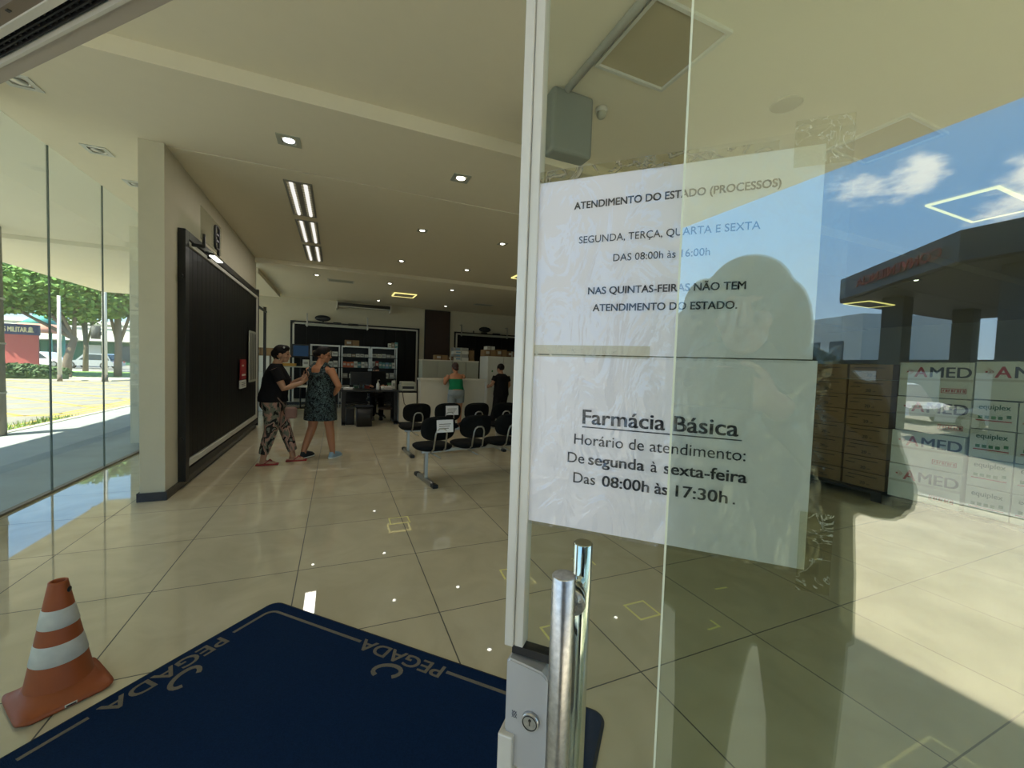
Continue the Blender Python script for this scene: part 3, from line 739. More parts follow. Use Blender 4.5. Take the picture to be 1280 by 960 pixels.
def hatch(x, y, label, s=.62):
    r = empty('ceiling_hatch', (x, y, ZU), 0, label, 'ceiling panel', 'square panels in the raised ceiling')
    g = MB(); h = s/2; t = .024
    for a in ((-h, -h, h, -h+t), (-h, h-t, h, h), (-h, -h+t, -h+t, h-t), (h-t, -h+t, h, h-t)): g.box((a[0], a[1], -.022), (a[2], a[3], 0))
    g.build('metal_frame', MT['carton'], r)
    MB().box((-h+t, -h+t, -.004), (h-t, h-t, 0)).build('inset_panel', mat('panel_board', (.46, .40, .25), .8, var=.02), r)
hatch(1.958, 2.248, 'square framed ceiling panel above the upper notice')
hatch(4.56, 2.20, 'square ceiling panel cut by the reflected canopy edge')
g = MB(); g.lathe([(.11, 0), (.115, -.006), (.10, -.014), (.02, -.016)], n=28)
cs = g.build('ceiling_speaker', mat('speaker_grille', (.47, .43, .32), .8, var=.15, scale=160), None, (3.27, 2.256, ZU)); tag(cs, 'round flat ceiling speaker right of the square framed panel', 'speaker')
r = empty('security_camera', (1.99, 2.95, ZU), 0, 'small dome camera beside the grey hanging box', 'camera')
g = MB(); g.lathe([(.05, 0), (.05, -.03), (.04, -.035)], n=20); g.build('mount', MT['white_trim'], r)
g = MB(); g.ell((0, 0, -.05), (.04, .04, .04)); g.build('dome', MT['grey_lam'], r)
g = MB(); g.tube([(1.60, 2.84, 3.60), (1.60, 1.0, 3.60)], .028, 12)
tag(g.build('ceiling_conduit', mat('conduit_paint', (.42, .42, .36), .7, var=.04)), 'straight grey conduit running along the ceiling to the hanging box', 'pipe')
# vents and slots in the rear ceiling
for x, y, t in ((0.05, 11.0, 'left of the yellow ring lamp'), (4.3, 12.6, 'above the second display frame')):
    r = empty('ceiling_vent', (x, y, ZB), 0, 'flat rectangular air vent in the rear ceiling, '+t, 'vent', 'air vents of the rear ceiling')
    g = MB(); g.box((-.3, -.17, -.01), (.3, -.14, 0)).box((-.3, .14, -.01), (.3, .17, 0)).box((-.3, -.14, -.01), (-.27, .14, 0)).box((.27, -.14, -.01), (.3, .14, 0)); g.build('frame', MT['white_trim'], r)
    g = MB()
    for j in range(8): g.box((-.27, -.13+j*.034, -.008), (.27, -.113+j*.034, -.002))
    g.build('vent_slats', MT['grey_lam'], r)
struct(MB().box((-2.3, 10.5, 3.30), (-1.62, 14.2, ZB)).build('trim_2', MT['ceiling']))
r = empty('air_curtain', (.62, 14.35, 3.18), 0, 'long dark housing with white end brackets high on the back wall', 'air curtain')
g = MB(); g.tube([(-.62, 0, .07), (.98, 0, .07)], .075, 14); g.build('housing', mat('dark_housing', (.05, .045, .035), .5), r)
MB().box((-.62, -.085, .0), (.98, -.06, .03)).build('outlet_lip', MT['white_trim'], r)
for x in (-.66, 1.0): MB().box((x-.02, -.09, -.06), (x+.02, .4, .17), .006).build('end_bracket', MT['white'], r)

# ------------------------------------------------------------------ black slatted display wall on the left wall
dw = empty('display_panel', (-1.57, 5.40, 0), 0, 'black slatted display wall with thin frame fixed along the left wall', 'display panel')
y0, y1, zb, zt = 0.02, 4.46, .21, 2.80
g = MB()
for k in range(24):
    yy = .18+k*.172
    g.box((0.02, yy, .30), (.045, yy+.166, 2.66), .004, 1)
g.box((0.0, .17, .29), (.022, 4.32, 2.67)); g.build('slat_board', MT['black_panel'], dw)
g = MB()
for a in ((y0, .08, y0+.12, zt), (y1-.06, .06, y1, zt+.05)): g.box((0, a[0], a[1]), (.07, a[2], a[3]), .004)
g.box((0, y0+.12, 2.72), (.07, y1-.06, zt)).box((0, y0+.12, .12), (.07, y1-.06, .20)); g.build('outer_frame', MT['black_metal'], dw)
g = MB()
for a in ((.15, .22, 4.37, .285), (.15, 2.655, 4.37, 2.70), (4.32, .285, 4.37, 2.655)): g.box((.02, a[0], a[1]), (.066, a[2], a[3]), .003)
g.build('pale_inner_trim', MT['white_trim'], dw)
for y, z in ((.0, .55), (.0, 2.3), (4.47, .6), (4.47, 1.3), (4.47, 2.2)):
    g = MB(); g.cyl((.035, y-.03, z), (.035, y+.03, z), .02, n=12); g.build('fixing_knob', MT['black_metal'], dw)
# small lit glass sign with emblem clamped to its top
r = empty('lit_sign', (-1.50, 5.95, 2.72), 0, 'clear glass sign with rounded dark emblem on top of the black display wall', 'sign')
g = MB(); g.box((.10, -.42, .02), (.108, .42, .38), .002); g.build('glass_plate', glass('sign_glass', (.86, .88, .84), .05, .5), r)
g = MB(); pts = rrect(-.085, .06, .085, .33, .045, 5)
g.tube([(.112, p[0]+.20, p[1]) for p in pts], .014, 8, closed=True); g.box((.10, .15, .145), (.122, .25, .170)).box((.10, .15, .22), (.122, .25, .245))
g.build('emblem', MT['dark'], r)
g = MB(); g.box((.06, -.10, -.06), (.14, .42, -.035), .004); g.build('light_rail', MT['chrome'], r)
g = MB(); g.box((.07, .05, -.067), (.13, .40, -.061)); g.build('light_strip', emis('strip_glow', (1, .98, .9), 2.5), r)
for y in (-.30, .30):
    g = MB(); g.box((-.06, y-.02, -.05), (.12, y+.02, -.02), .004).box((.09, y-.015, -.03), (.118, y+.015, .10), .003); g.build('clamp_arm', MT['black_metal'], r)
g = MB(); g.box((-1.495, 8.05, 1.08), (-1.475, 8.46, 1.42)); g.box((-1.474, 8.10, 1.14), (-1.472, 8.40, 1.17), mi=1).box((-1.474, 8.10, 1.30), (-1.472, 8.25, 1.33), mi=1)
tag(g.build('wall_card', [MT['red_card'], MT['white']]), 'red notice card on the black display wall', 'notice')
g = MB(); g.box((-1.495, 8.0, .93), (-1.475, 8.46, 1.065))
for k in range(3): g.box((-1.4745, 8.08, .965+k*.028), (-1.473, 8.38, .973+k*.028), mi=1)
tag(g.build('wall_card', [MT['carton'], MT['brown_ink']]), 'white notice card just below the red card on the black display wall', 'notice')
g = MB(); g.box((-1.495, 8.78, 1.0), (-1.475, 9.42, 1.95))
for k in range(5): g.box((-1.4745, 8.83+k*.12, 1.04), (-1.473, 8.88+k*.12, 1.91), mi=1)
tag(g.build('wall_poster', [MT['grey_lam'], MT['dark']]), 'tall grey striped poster above the red card on the black display wall', 'poster')
# free rail of two black posts by the wall end
r = empty('rail_frame', (-1.62, 10.3, 0), 0, 'tall black rail of two posts just past the end of the left wall', 'rail')
for x, y in ((0, 0), (-.05, 1.5)):
    g = MB(); g.box((x-.03, y-.03, 0), (x+.03, y+.03, 2.78-.04*y), .004); g.build('post', MT['black_metal'], r)
MB().box((-.045, 0, 2.58), (-.005, 1.5, 2.62)).build('top_bar', MT['black_metal'], r)

# ------------------------------------------------------------------ back wall displays
def back_frame(x0, x1, z1, label, nsl):
    r = empty('display_panel', (x0, 14.735, 0), 0, label, 'display panel'); w_ = x1-x0
    g = MB(); k = int(w_/.36)
    for i in range(k): g.box((.12+i*(w_-.24)/k, -.05, .2), (.12+(i+1)*(w_-.24)/k-.008, -.02, z1-.1))
    g.box((.11, -.025, .2), (w_-.11, 0, z1-.1)); g.build('slat_board', MT['black_panel'], r)
    g = MB()
    for a in ((0, .1, .05, z1), (w_-.05, .1, w_, z1), (.05, z1-.04, w_-.05, z1)): g.box((a[0], -.07, a[1]), (a[2], 0, a[3]))
    g.build('outer_frame', MT['black_metal'], r)
    g = MB()
    for a in ((.06, .1, .11, z1-.05), (w_-.11, .1, w_-.06, z1-.05), (.06, z1-.10, w_-.06, z1-.05)): g.box((a[0], -.066, a[1]), (a[2], -.01, a[3]))
    g.build('pale_inner_trim', MT['white_trim'], r)
    return r
back_frame(-1.38, 2.66, 2.68, 'wide black slatted display wall with pale trim on the back wall behind the shelves', 11)
back_frame(3.93, 8.0, 2.66, 'second black slatted display wall on the back wall, right of the brown wooden panel', 11)
for x, t in ((.0, 'left, over the wide black display wall'), (5.05, 'right, over the second black display wall')):
    r = empty('lit_sign', (x, 14.55, 2.62), 0, 'sign bar with small emblem on two bracket arms, '+t, 'sign', 'signs over the back displays')
    g = MB(); g.box((-.95, -.04, -.09), (.95, .0, -.02), .004); g.build('sign_bar', MT['grey_lam'], r)
    g = MB(); g.ell((-.45 if x < 1 else 0, -.03, .17), (.24, .03, .10)); g.box((-.7, -.045, .0), (.65, -.015, .012)).box((-.46, -.04, .0), (-.42, -.02, .10)).box((-.15, -.05, .0), (.1, -.01, .07), .02).box((.3, -.05, -.01), (.62, -.01, .06), .02); g.build('emblem', MT['dark'], r)
    for s_ in (-.9, .9):
        g = MB(); g.box((s_-.018, -.05, -.12), (s_+.018, -.015, .30)).box((s_-.015, -.05, .27), (s_+.015, .15, .30)); g.build('bracket_arm', MT['tube'], r)
wd = MB(); wd.box((2.87, 14.68, .1), (3.73, 14.735, 3.34))
wp = empty('wood_panel', (0, 0, 0), 0, 'tall dark brown wooden panel on the back wall between the two black displays', 'wall panel')
wd.build('board', MT['wood_dark'], wp)
g = MB(); g.box((2.87, 14.67, 3.34), (3.73, 14.735, 3.37)).box((2.84, 14.67, .1), (2.87, 14.735, 3.37)).box((3.73, 14.67, .1), (3.76, 14.735, 3.37)); g.build('edge_frame', MT['black_metal'], wp)
sw = MB(); sw.box((-1.95, 14.72, 1.60), (-1.87, 14.735, 1.72), .004).box((-1.93, 14.712, 1.64), (-1.89, 14.722, 1.68), .002)
tag(sw.build('light_switch', MT['white']), 'small white switch plate on the back wall left of the display', 'switch')

# shelving units with stock
def shelf_unit(x0, x1, which):
    r = empty('shelving_unit', (x0, 13.6, 0), 0, 'grey framed dark metal shelving unit full of medicine stock, '+which, 'shelving unit', 'shelving units along the back wall'); w_ = x1-x0
    for x in (0, w_-.035):
        for y in (0, .44): MB().box((x, y, 0), (x+.035, y+.035, 1.92)).build('post', MT['tube'], r)
    for z in (.12, .55, .90, 1.23, 1.56, 1.885):
        MB().box((.0, 0, z), (w_, .47, z+.025)).build('shelf', MT['black_metal'], r)
    g = MB(); g.box((0, -.004, 1.875), (w_, .0, 1.92)); g.build('top_rail', MT['tube'], r)
    g = MB(); g.box((.02, .468, .1), (w_-.02, .475, 1.9)); g.build('back_sheet', MT['dark'], r)
units = [(-.75, .07, 'left of the three'), (.11, .95, 'middle of the three'), (.97, 1.77, 'right of the three')]
for u in units: shelf_unit(*u)
stock_cols = {'white': (.60, .60, .53), 'orange': (.48, .13, .06), 'teal': (.10, .26, .25), 'blue': (.16, .30, .42), 'beige': (.34, .26, .17), 'grey': (.30, .30, .27), 'green': (.08, .20, .10), 'red': (.34, .05, .04)}
SM = {k: plain('stock_'+k, v) for k, v in stock_cols.items()}
MT['stock_label'] = plain('stock_label', (.5, .48, .42))
def stock_box(x, y, z, w_, d_, h_, col, label, group):
    r = MB().box((0, 0, 0), (w_, d_, h_), .004, 1).build('medicine_box', SM[col], None, (x, y, z)); tag(r, label, 'medicine box', group)
    MB().box((w_*.15, -.0015, h_*.35), (w_*.85, .0015, h_*.7)).build('front_label', MT['stock_label'] if col != 'white' else SM['grey'], r)
rows = [(0, 1.585, ['beige', 'beige', 'beige', 'white'], .18, .17), (0, 1.255, ['white', 'grey', 'beige', 'white', 'white'], .13, .2), (0, .925, ['blue', 'blue', 'white'], .2, .26),
        (1, 1.585, ['white', 'white', 'beige', 'white', 'white', 'white'], .11, .1), (1, 1.255, ['orange', 'orange', 'orange', 'white', 'teal', 'white', 'grey'], .10, .19), (1, .925, ['grey', 'white', 'beige', 'beige'], .14, .14), (1, .575, ['white', 'grey'], .2, .12),
        (2, 1.585, ['white', 'white', 'white', 'grey', 'grey'], .13, .12), (2, 1.255, ['white', 'red', 'teal', 'teal', 'blue', 'teal', 'white'], .10, .22), (2, .925, ['beige', 'green', 'white', 'grey'], .15, .18), (2, .575, ['beige', 'white', 'green'], .16, .2)]
lev = {1.585: 'top shelf', 1.255: 'second shelf down', .925: 'third shelf down', .575: 'fourth shelf down'}
for u, z, cols, bw, bh in rows:
    x0, x1, nm = units[u]; pitch = (x1-x0-.09)/len(cols); tot = {c: cols.count(c) for c in cols}; seen = {}
    for i, c in enumerate(cols):
        h_ = bh*rnd.uniform(.8, 1.05); w_ = min(bw, pitch*.92)
        seen[c] = seen.get(c, 0)+1
        unit = nm.split()[0]
        od = ['first', 'second', 'third', 'fourth', 'fifth'][seen[c]-1]
        lab = ('%s %s medicine box on the %s of the %s shelving unit' % (od, c, lev[z], unit)) if tot[c] > 1 else ('only %s medicine box on the %s of the %s shelving unit' % (c, lev[z], unit))
        stock_box(x0+.045+i*pitch, 13.66+rnd.uniform(0, .03), z+.001, w_, .2, h_, c, lab, '%s boxes on the %s of the %s unit' % (c, lev[z], unit))

# desk, its clutter, cabinet, printer, counter
dk = empty('desk', (.18, 9.85, 0), 0, 'long dark desk with black legs in front of the shelving', 'desk')
MB().box((-.1, 0, .76), (1.15, .75, .80), .006).build('desk_top', MT['black_metal'], dk)
for x in (-.08, 1.06):
    g = MB(); g.box((x, .02, .0), (x+.08, .08, .76)).box((x, .66, 0), (x+.08, .72, .76)).box((x, .02, .03), (x+.08, .72, .08)); g.build('leg_frame', MT['black_metal'], dk)
MB().box((.74, .25, .32), (1.05, .65, .36)).build('lower_shelf', MT['wood_dark'], dk)
r = empty('waste_bin', (.57, 9.75, 0), 0, 'black square waste bin on the tiles under the dark desk', 'bin')
g = MB(); g.loft([((0, 0, 0), .165, .15), ((0, 0, .44), .185, .17)], 24, sq=6); g.build('bin_body', MT['dark'], r)
g = MB(); g.loft([((0, 0, .43), .195, .18), ((0, 0, .46), .195, .18)], 24, sq=6); g.build('rim', MT['cloth_dark'], r)
r = empty('computer_tower', (.28, 9.95, 0), 0, 'black computer tower on the tiles left of the bin', 'computer')
MB().box((-.09, -.0, .0), (.09, .4, .38), .01).build('case', MT['dark'], r)
MB().box((-.08, -.008, .02), (.08, .0, .36), .004).build('front_panel', MT['black_metal'], r)
def chair_office(x, y, rz, label):
    r = empty('office_chair', (x, y, 0), rz, label, 'chair')
    g = MB(); g.loft([((0, 0, .44), .20, .20), ((0, 0, .47), .23, .23), ((0, 0, .51), .22, .22), ((0, 0, .525), .17, .17)], 24, sq=3.2); g.build('seat', MT['seat_black'], r)
    g = MB(); g.box((-.23, .20, .66), (.23, .27, 1.22), .05, 4); g.build('backrest', MT['seat_black'], r)
    g = MB(); g.tube([(0, .05, .44), (0, .25, .46), (0, .29, .60), (0, .27, .8)], .022, 8); g.build('back_bracket', MT['black_metal'], r)
    g = MB(); g.cyl((0, 0, .10), (0, 0, .45), .028); g.build('gas_column', MT['black_metal'], r)
    for k in range(5):
        a = 2*PI*k/5; g = MB(); g.tube([(0, 0, .12), (.27*math.cos(a), .27*math.sin(a), .07)], [.028, .018], 8); lg = g.build('leg', MT['black_metal'], r)
        g = MB(); g.ell((.28*math.cos(a), .28*math.sin(a), .03), (.03, .03, .03)); g.build('caster', MT['dark'], lg)
chair_office(.92, 11.1, PI, 'black office chair behind the dark desk, holding the seated person')
r = empty('computer_monitor', (.52, 10.32, .80), R(190), 'black monitor seen from behind on the dark desk', 'monitor')
MB().box((-.24, -.02, .10), (.24, .02, .40), .008).build('screen_case', MT['dark'], r)
g = MB(); g.box((-.03, .0, 0), (.03, .03, .2)).box((-.12, -.08, 0), (.12, .08, .012), .004); g.build('stand', MT['dark'], r)
r = empty('mug', (.98, 10.0, .80), 0, 'white mug on the dark desk', 'mug')
g = MB(); g.lathe([(.036, 0), (.04, .09), (.036, .09), (.032, .012)], n=20, caps=True); g.build('cup', MT['carton'], r)
g = MB(); g.tube([(.038, 0, .07), (.062, 0, .065), (.062, 0, .03), (.038, 0, .02)], .006, 8); g.build('handle', MT['carton'], r)
r = empty('soap_bottle', (.88, 10.02, .80), 0, 'white pump bottle on the dark desk', 'bottle')
g = MB(); g.lathe([(.035, 0), (.037, .01), (.037, .14), (.014, .17), (.014, .19)], n=18); g.build('bottle_body', MT['carton'], r)
g = MB(); g.tube([(0, 0, .19), (0, 0, .23), (.04, 0, .23)], .006, 8); g.build('pump', MT['carton'], r)
cb = empty('low_cabinet', (1.345, 9.80, 0), 0, 'low white cabinet with dark top under the printer', 'cabinet')
MB().box((0, 0, .06), (.40, .5, .755), .004).build('body', MT['white'], cb)
MB().box((-.01, -.01, .755), (.41, .5, .78), .003).build('worktop', MT['black_metal'], cb)
d = MB().box((.01, -.016, .08), (.39, 0, .74), .003).build('door', MT['white'], cb)
MB().box((.35, -.03, .40), (.365, -.016, .52), .003).build('handle', MT['tube'], d)
MB().box((.02, .02, 0), (.38, .48, .06)).build('plinth', MT['dark'], cb)
g = MB(); g.tube([(1.37, 9.76, .80), (1.40, 9.70, .76), (1.45, 9.74, .5), (1.62, 9.74, .33)], .008, 8)
tag(g.build('power_cable', MT['dark']), 'dark cable hanging down the front of the low white cabinet', 'cable')
pr = empty('printer', (1.37, 9.86, .78), 0, 'grey office printer on the low white cabinet', 'printer')
MB().box((0, 0, 0), (.37, .36, .15), .012).build('body', MT['grey_lam'], pr)
MB().box((.02, .02, .15), (.35, .34, .225), .015).build('scanner_lid', MT['grey_lam'], pr)
MB().box((.06, -.06, .03), (.31, .0, .045), .003).build('paper_tray', MT['white'], pr)
MB().box((.05, -.004, .06), (.32, .002, .12)).build('paper_slot', MT['dark'], pr)
ct = empty('reception_counter', (1.78, 9.45, 0), 0, 'white reception counter behind the rows of black chairs', 'counter')
MB().box((0, .05, .05), (1.56, .09, 1.06), .002).build('front_panel', MT['white'], ct)
MB().box((-.02, .02, 1.06), (1.60, .42, 1.11), .004).build('counter_top', MT['white'], ct)
for x in (.0, 1.53): MB().box((x, .09, .05), (x+.03, .42, 1.06)).build('side_panel', MT['white'], ct)
MB().box((.02, .09, .72), (1.53, .40, .745)).build('work_shelf', MT['white'], ct)
MB().box((.03, .08, 0), (1.53, .40, .05)).build('plinth', MT['dark'], ct)
def filecab(x, y, w_, label):
    r = empty('filing_cabinet', (x, y, 0), 0, label, 'filing cabinet', 'filing cabinets behind the counter')
    MB().box((0, 0, .03), (w_, .5, 1.54), .006).build('body', MT['grey_lam'], r)
    MB().box((-.008, -.012, 1.54), (w_+.008, .51, 1.57), .004).build('top', MT['white'], r)
    MB().box((.02, .02, 0), (w_-.02, .48, .03)).build('plinth', MT['dark'], r)
    for s_ in (0, 1):
        d = MB().box((.008+s_*w_/2, -.018, .05), (w_/2-.004+s_*w_/2, 0, 1.52), .003).build('door', MT['grey_lam'], r)
        MB().box((w_/2-.03+s_*.045, -.03, 1.30), (w_/2-.02+s_*.045, -.018, 1.46), .002).build('handle', MT['tube'], d)
filecab(2.16, 11.4, .84, 'grey green filing cabinet behind the counter, left one of the pair')
filecab(3.02, 11.4, .78, 'grey green filing cabinet behind the counter, right one of the pair')
# things on the cabinets
def carton(name, lo, hi, m, label, cat, group=None, lid=True, mark=None):
    lo = Vector(lo); hi = Vector(hi)
    r = empty(name, ((lo.x+hi.x)/2, (lo.y+hi.y)/2, lo.z), 0, label, cat, group); d = (hi-lo)
    MB().box((-d.x/2, -d.y/2, 0), (d.x/2, d.y/2, d.z), .004, 1).build('box_body', m, r)
    if lid: MB().box((-.02, -d.y/2-.0008, d.z*.0), (.02, d.y/2+.0008, d.z+.0008)).build('sealing_tape', MT['card_dark'] if m in (MT['card'],) else MT['grey_lam'], r)
    MB().box((-d.x*.36, -d.y/2-.0014, d.z*.35), (-d.x*.06, -d.y/2, d.z*.75)).build('front_label', mark or MT['stock_label'], r)
    return r
carton('storage_box', (2.54, 11.5, 1.57), (2.90, 11.8, 1.71), MT['card'], 'brown box with white labels on the left filing cabinet', 'box')
carton('storage_box', (2.92, 11.5, 1.57), (3.05, 11.8, 1.68), MT['card_dark'], 'small dark brown box on the left filing cabinet', 'box')
for k in range(4):
    carton('file_box', (3.08-.01*(k % 2), 11.5, 1.57+k*.095), (3.52-.01*(k % 2), 11.82, 1.66+k*.095), SM['grey'] if k % 2 else SM['white'], 'flat pale file box on the right filing cabinet, %s of four' % ('bottom', 'second from bottom', 'third from bottom', 'top')[k], 'file box', 'pale file boxes stacked on the right filing cabinet', True, SM['blue'])
r = empty('paper_bag', (3.63, 11.6, 1.57), 0, 'brown paper bag beside the pale file boxes on the filing cabinet', 'bag')
g = MB(); g.loft([((0, 0, 0), .085, .06), ((0, 0, .2), .09, .065), ((0, 0, .31), .088, .03)], 20, sq=5); g.build('bag_body', MT['card'], r)
g = MB(); g.tube([(-.03, -.03, .30), (-.03, -.03, .36), (.03, -.03, .36), (.03, -.03, .30)], .004, 6); g.build('handle', MT['card_dark'], r)
fr = empty('refrigerator', (3.835, 10.75, 0), 0, 'tall white refrigerator with two doors behind the dark dressed person', 'refrigerator')
MB().box((0, 0, .05), (.95, .65, 1.72), .015).build('body', MT['carton'], fr)
for s_ in (0, 1):
    d = MB().box((.005+s_*.475, -.05, .08), (.47+s_*.475, -.002, 1.70), .012).build('door', MT['carton'], fr)
    MB().box((.42+s_*.10, -.085, .8), (.44+s_*.10, -.05, 1.25), .008).build('handle', MT['tube'], d)
for k, (x, z) in enumerate(((.12, 1.28), (.22, 1.02), (.30, 1.18), (.10, .85))):
    MB().box((x, -.053, z), (x+.04, -.0495, z+.05)).build('magnet', MT['dark'] if k % 2 else MT['logo_green'], fr)
MB().box((.03, .03, 0), (.92, .6, .05)).build('plinth', MT['dark'], fr)
carton('cardboard_carton', (3.78, 10.85, 1.72), (4.12, 11.2, 1.90), MT['card'], 'brown cardboard carton on the refrigerator, left of the three', 'carton')
carton('cardboard_carton', (4.14, 10.85, 1.72), (4.46, 11.2, 1.92), MT['card'], 'brown cardboard carton on the refrigerator, middle of the three', 'carton')
carton('cardboard_carton', (4.48, 10.85, 1.72), (4.76, 11.2, 1.88), MT['card_dark'], 'dark cardboard carton on the refrigerator, right of the three', 'carton')
carton('cardboard_carton', (3.86, 10.88, 1.902), (4.10, 11.15, 2.0), MT['carton'], 'small white carton on top of the left brown carton on the refrigerator', 'carton')
# left rear: table with boxes, monitor, papers
tb = empty('work_table', (-2.70, 12.0, 0), 0, 'work table with clutter beyond the end of the left wall', 'table')
MB().box((0, 0, .72), (2.05, .7, .75), .004).build('table_top', MT['white'], tb)
for x, y in ((.05, .05), (1.95, .05), (.05, .62), (1.95, .62)): MB().box((x, y, 0), (x+.05, y+.05, .72)).build('leg', MT['tube'], tb)
carton('cardboard_carton', (-2.3, 12.9, 0), (-1.75, 13.4, 1.0), MT['carton'], 'tall white carton standing on the floor behind the work table', 'carton')
carton('cardboard_carton', (-2.25, 12.95, 1.0), (-1.72, 13.35, 1.52), MT['carton'], 'white carton on the tall white carton behind the work table', 'carton')
carton('cardboard_carton', (-2.22, 12.95, 1.52), (-1.64, 13.35, 1.74), MT['card'], 'brown carton topmost of the stack by the left rear wall', 'carton')
carton('cardboard_carton', (-2.1, 12.15, .75), (-1.72, 12.55, 1.10), MT['carton'], 'white carton on the work table behind the woman in black shirt', 'carton')
r = empty('computer_monitor', (-1.0, 13.6, 1.50), R(0), 'small wall screen showing a blue picture above the women', 'monitor')
MB().box((-.24, 0, 0), (.24, .04, .40), .008).build('screen_case', MT['dark'], r)
MB().box((-.20, -.004, .05), (.20, .002, .36)).build('screen', MT['screen'], r)
g = MB(); g.cyl((0, .03, -1.5), (0, .03, .1), .02).cyl((0, .03, -1.5), (0, .03, -1.48), .16); g.build('stand', MT['black_metal'], r)
r = empty('side_table', (-1.5, 13.1, 0), 0, 'narrow grey shelf table with a yellow tray behind the women', 'table')
MB().box((-.15, 0, 1.22), (.75, .4, 1.25), .004).build('top', MT['grey_lam'], r)
for x in (-.12, .70):
    for y in (.02, .35): MB().box((x, y, 0), (x+.03, y+.03, 1.22)).build('leg', MT['tube'], r)
g = MB(); g.box((-1.48, 13.15, 1.25), (-1.10, 13.42, 1.262)).box((-1.48, 13.15, 1.26), (-1.46, 13.42, 1.33)).box((-1.12, 13.15, 1.26), (-1.10, 13.42, 1.33)).box((-1.46, 13.15, 1.26), (-1.12, 13.17, 1.33)).box((-1.46, 13.40, 1.26), (-1.12, 13.42, 1.33))
tag(g.build('letter_tray', plain('yellow_tray', (.50, .26, .03))), 'yellow tray on the narrow grey shelf table between the two women', 'tray')

# loose clutter on the desk and tables
def paper_pile(x, y, z, n, label, group=None):
    r = empty('paper_pile', (x, y, z), 0, label, 'papers', group)
    for k in range(n):
        a = rnd.uniform(-.25, .25); MB().box((-.105, -.15, k*.012), (.105, .15, k*.012+.011), rot=Matrix.Rotation(a, 3, 'Z')).build('sheet_bundle', MT['paper'] if k % 2 == 0 else SM['beige'], r)
paper_pile(.25, 10.2, .80, 3, 'short pile of papers at the left end of the dark desk')
paper_pile(1.12, 10.3, .80, 5, 'taller pile of papers at the right end of the dark desk')
paper_pile(-1.0, 12.3, .75, 6, 'thick pile of papers on the work table by the left wall end')
for k, (c, t) in enumerate((('green', 'green'), ('blue', 'blue'), ('red', 'red'))):
    stock_box(.36+k*.13, 10.45, .80, .11, .16, .15+.03*k, c, '%s medicine box on the dark desk beside the monitor' % t, None)
stock_box(-1.45, 12.2, .75, .3, .25, .22, 'orange', 'orange medicine box on the work table', None)
stock_box(-.92, 13.2, 1.25, .16, .15, .20, 'white', 'white medicine box beside the yellow tray', None)
stock_box(1.25, 10.42, .80, .075, .12, .20, 'white', 'white medicine box at the right end of the dark desk', None)
for k in range(3): stock_box(1.50+.10*k, 13.66, 1.921, .09, .2, .14+.02*k, ('white', 'beige', 'teal')[k], '%s medicine box on top of the right shelving unit' % ('white', 'beige', 'teal')[k], None)
carton('cardboard_carton', (.2, 13.68, 1.92), (.62, 13.98, 2.10), MT['card'], 'brown carton on top of the middle shelving unit', 'carton')

# ------------------------------------------------------------------ beam seating, two rows, backs to the entrance
def seat_row(x, y, rz, n, label, off0):
    r = empty('beam_seating', (x, y, 0), rz, label, 'row of seats', None)
    sp = .505; Lb = (n-1)*sp
    MB().box((-.10, -.025, .355), (Lb+.2, .025, .40), .004).build('beam', MT['tube'], r)
    for i in (0, n-1):
        xx = i*sp+(-.04 if i == 0 else .0)
        g = MB(); g.box((xx-.02, -.025, .05), (xx+.02, .025, .36), .004); lg = g.build('leg', MT['tube'], r)
        g = MB(); g.loft([((xx, 0, .0), .03, .33), ((xx, 0, .03), .03, .33), ((xx, 0, .055), .022, .22)], 16, sq=4); ft = g.build('foot', MT['tube'], lg)
        for s_ in (-.30, .30): MB().box((xx-.034, s_-.05, 0), (xx+.034, s_+.05, .046), .012).build('foot_cap', MT['dark'], ft)
    for i in range(n):
        xx = i*sp+off0
        g = MB(); secs = [(.385, .16), (.40, .205), (.42, .222), (.44, .222), (.455, .20), (.462, .14)]
        g.loft([((xx, .06, z), q*1.04, q) for z, q in secs], 28, sq=3.0); g.build('seat', MT['seat_black'], r)
        g = MB(); rings = []
        for t, q in ((-.028, .80), (-.020, .95), (0, 1.0), (.018, .96), (.028, .82)):
            ring_ = []
            for k in range(28):
                a = 2*PI*k/28; ca, sa = math.cos(a), math.sin(a)
                lx = math.copysign(abs(ca)**(2/3.0), ca)*.222*q; lz = math.copysign(abs(sa)**(2/3.0), sa)*.150*q
                ring_.append(g.bm.verts.new((xx+lx, -.185+t+.055*(lx/.222)**2 - .12*lz, .68+lz)))
            rings.append(ring_)
        g.skin(rings, True, True); g.build('backrest', MT['seat_black'], r)
        pts = [(xx-.075, .05, .385), (xx-.075, -.10, .385), (xx-.075, -.185, .43), (xx-.07, -.235, .62)]
        top = [(xx-.055+.0, -.242, .665), (xx-.025, -.245, .685), (xx+.025, -.245, .685), (xx+.055, -.242, .665)]
        g = MB(); g.tube(pts+top+[(-(p[0]-xx)+xx, p[1], p[2]) for p in reversed(pts)], .0105, 8); g.build('back_bracket', MT['tube'], r)
        g = MB(); g.tube([(xx-.06, .0, .36), (xx-.03, -.09, .345), (xx+.03, -.16, .31)], .008, 8); g.build('recline_lever', MT['tube'], r)
    return r
A1 = R(8.5)
r1 = seat_row(1.06, 5.0, A1, 4, 'nearer row of black upholstered chairs on a steel beam facing the counter', .06)
r2 = seat_row(1.10, 6.62, R(3), 4, 'farther row of black upholstered chairs on a steel beam facing the counter', .06)
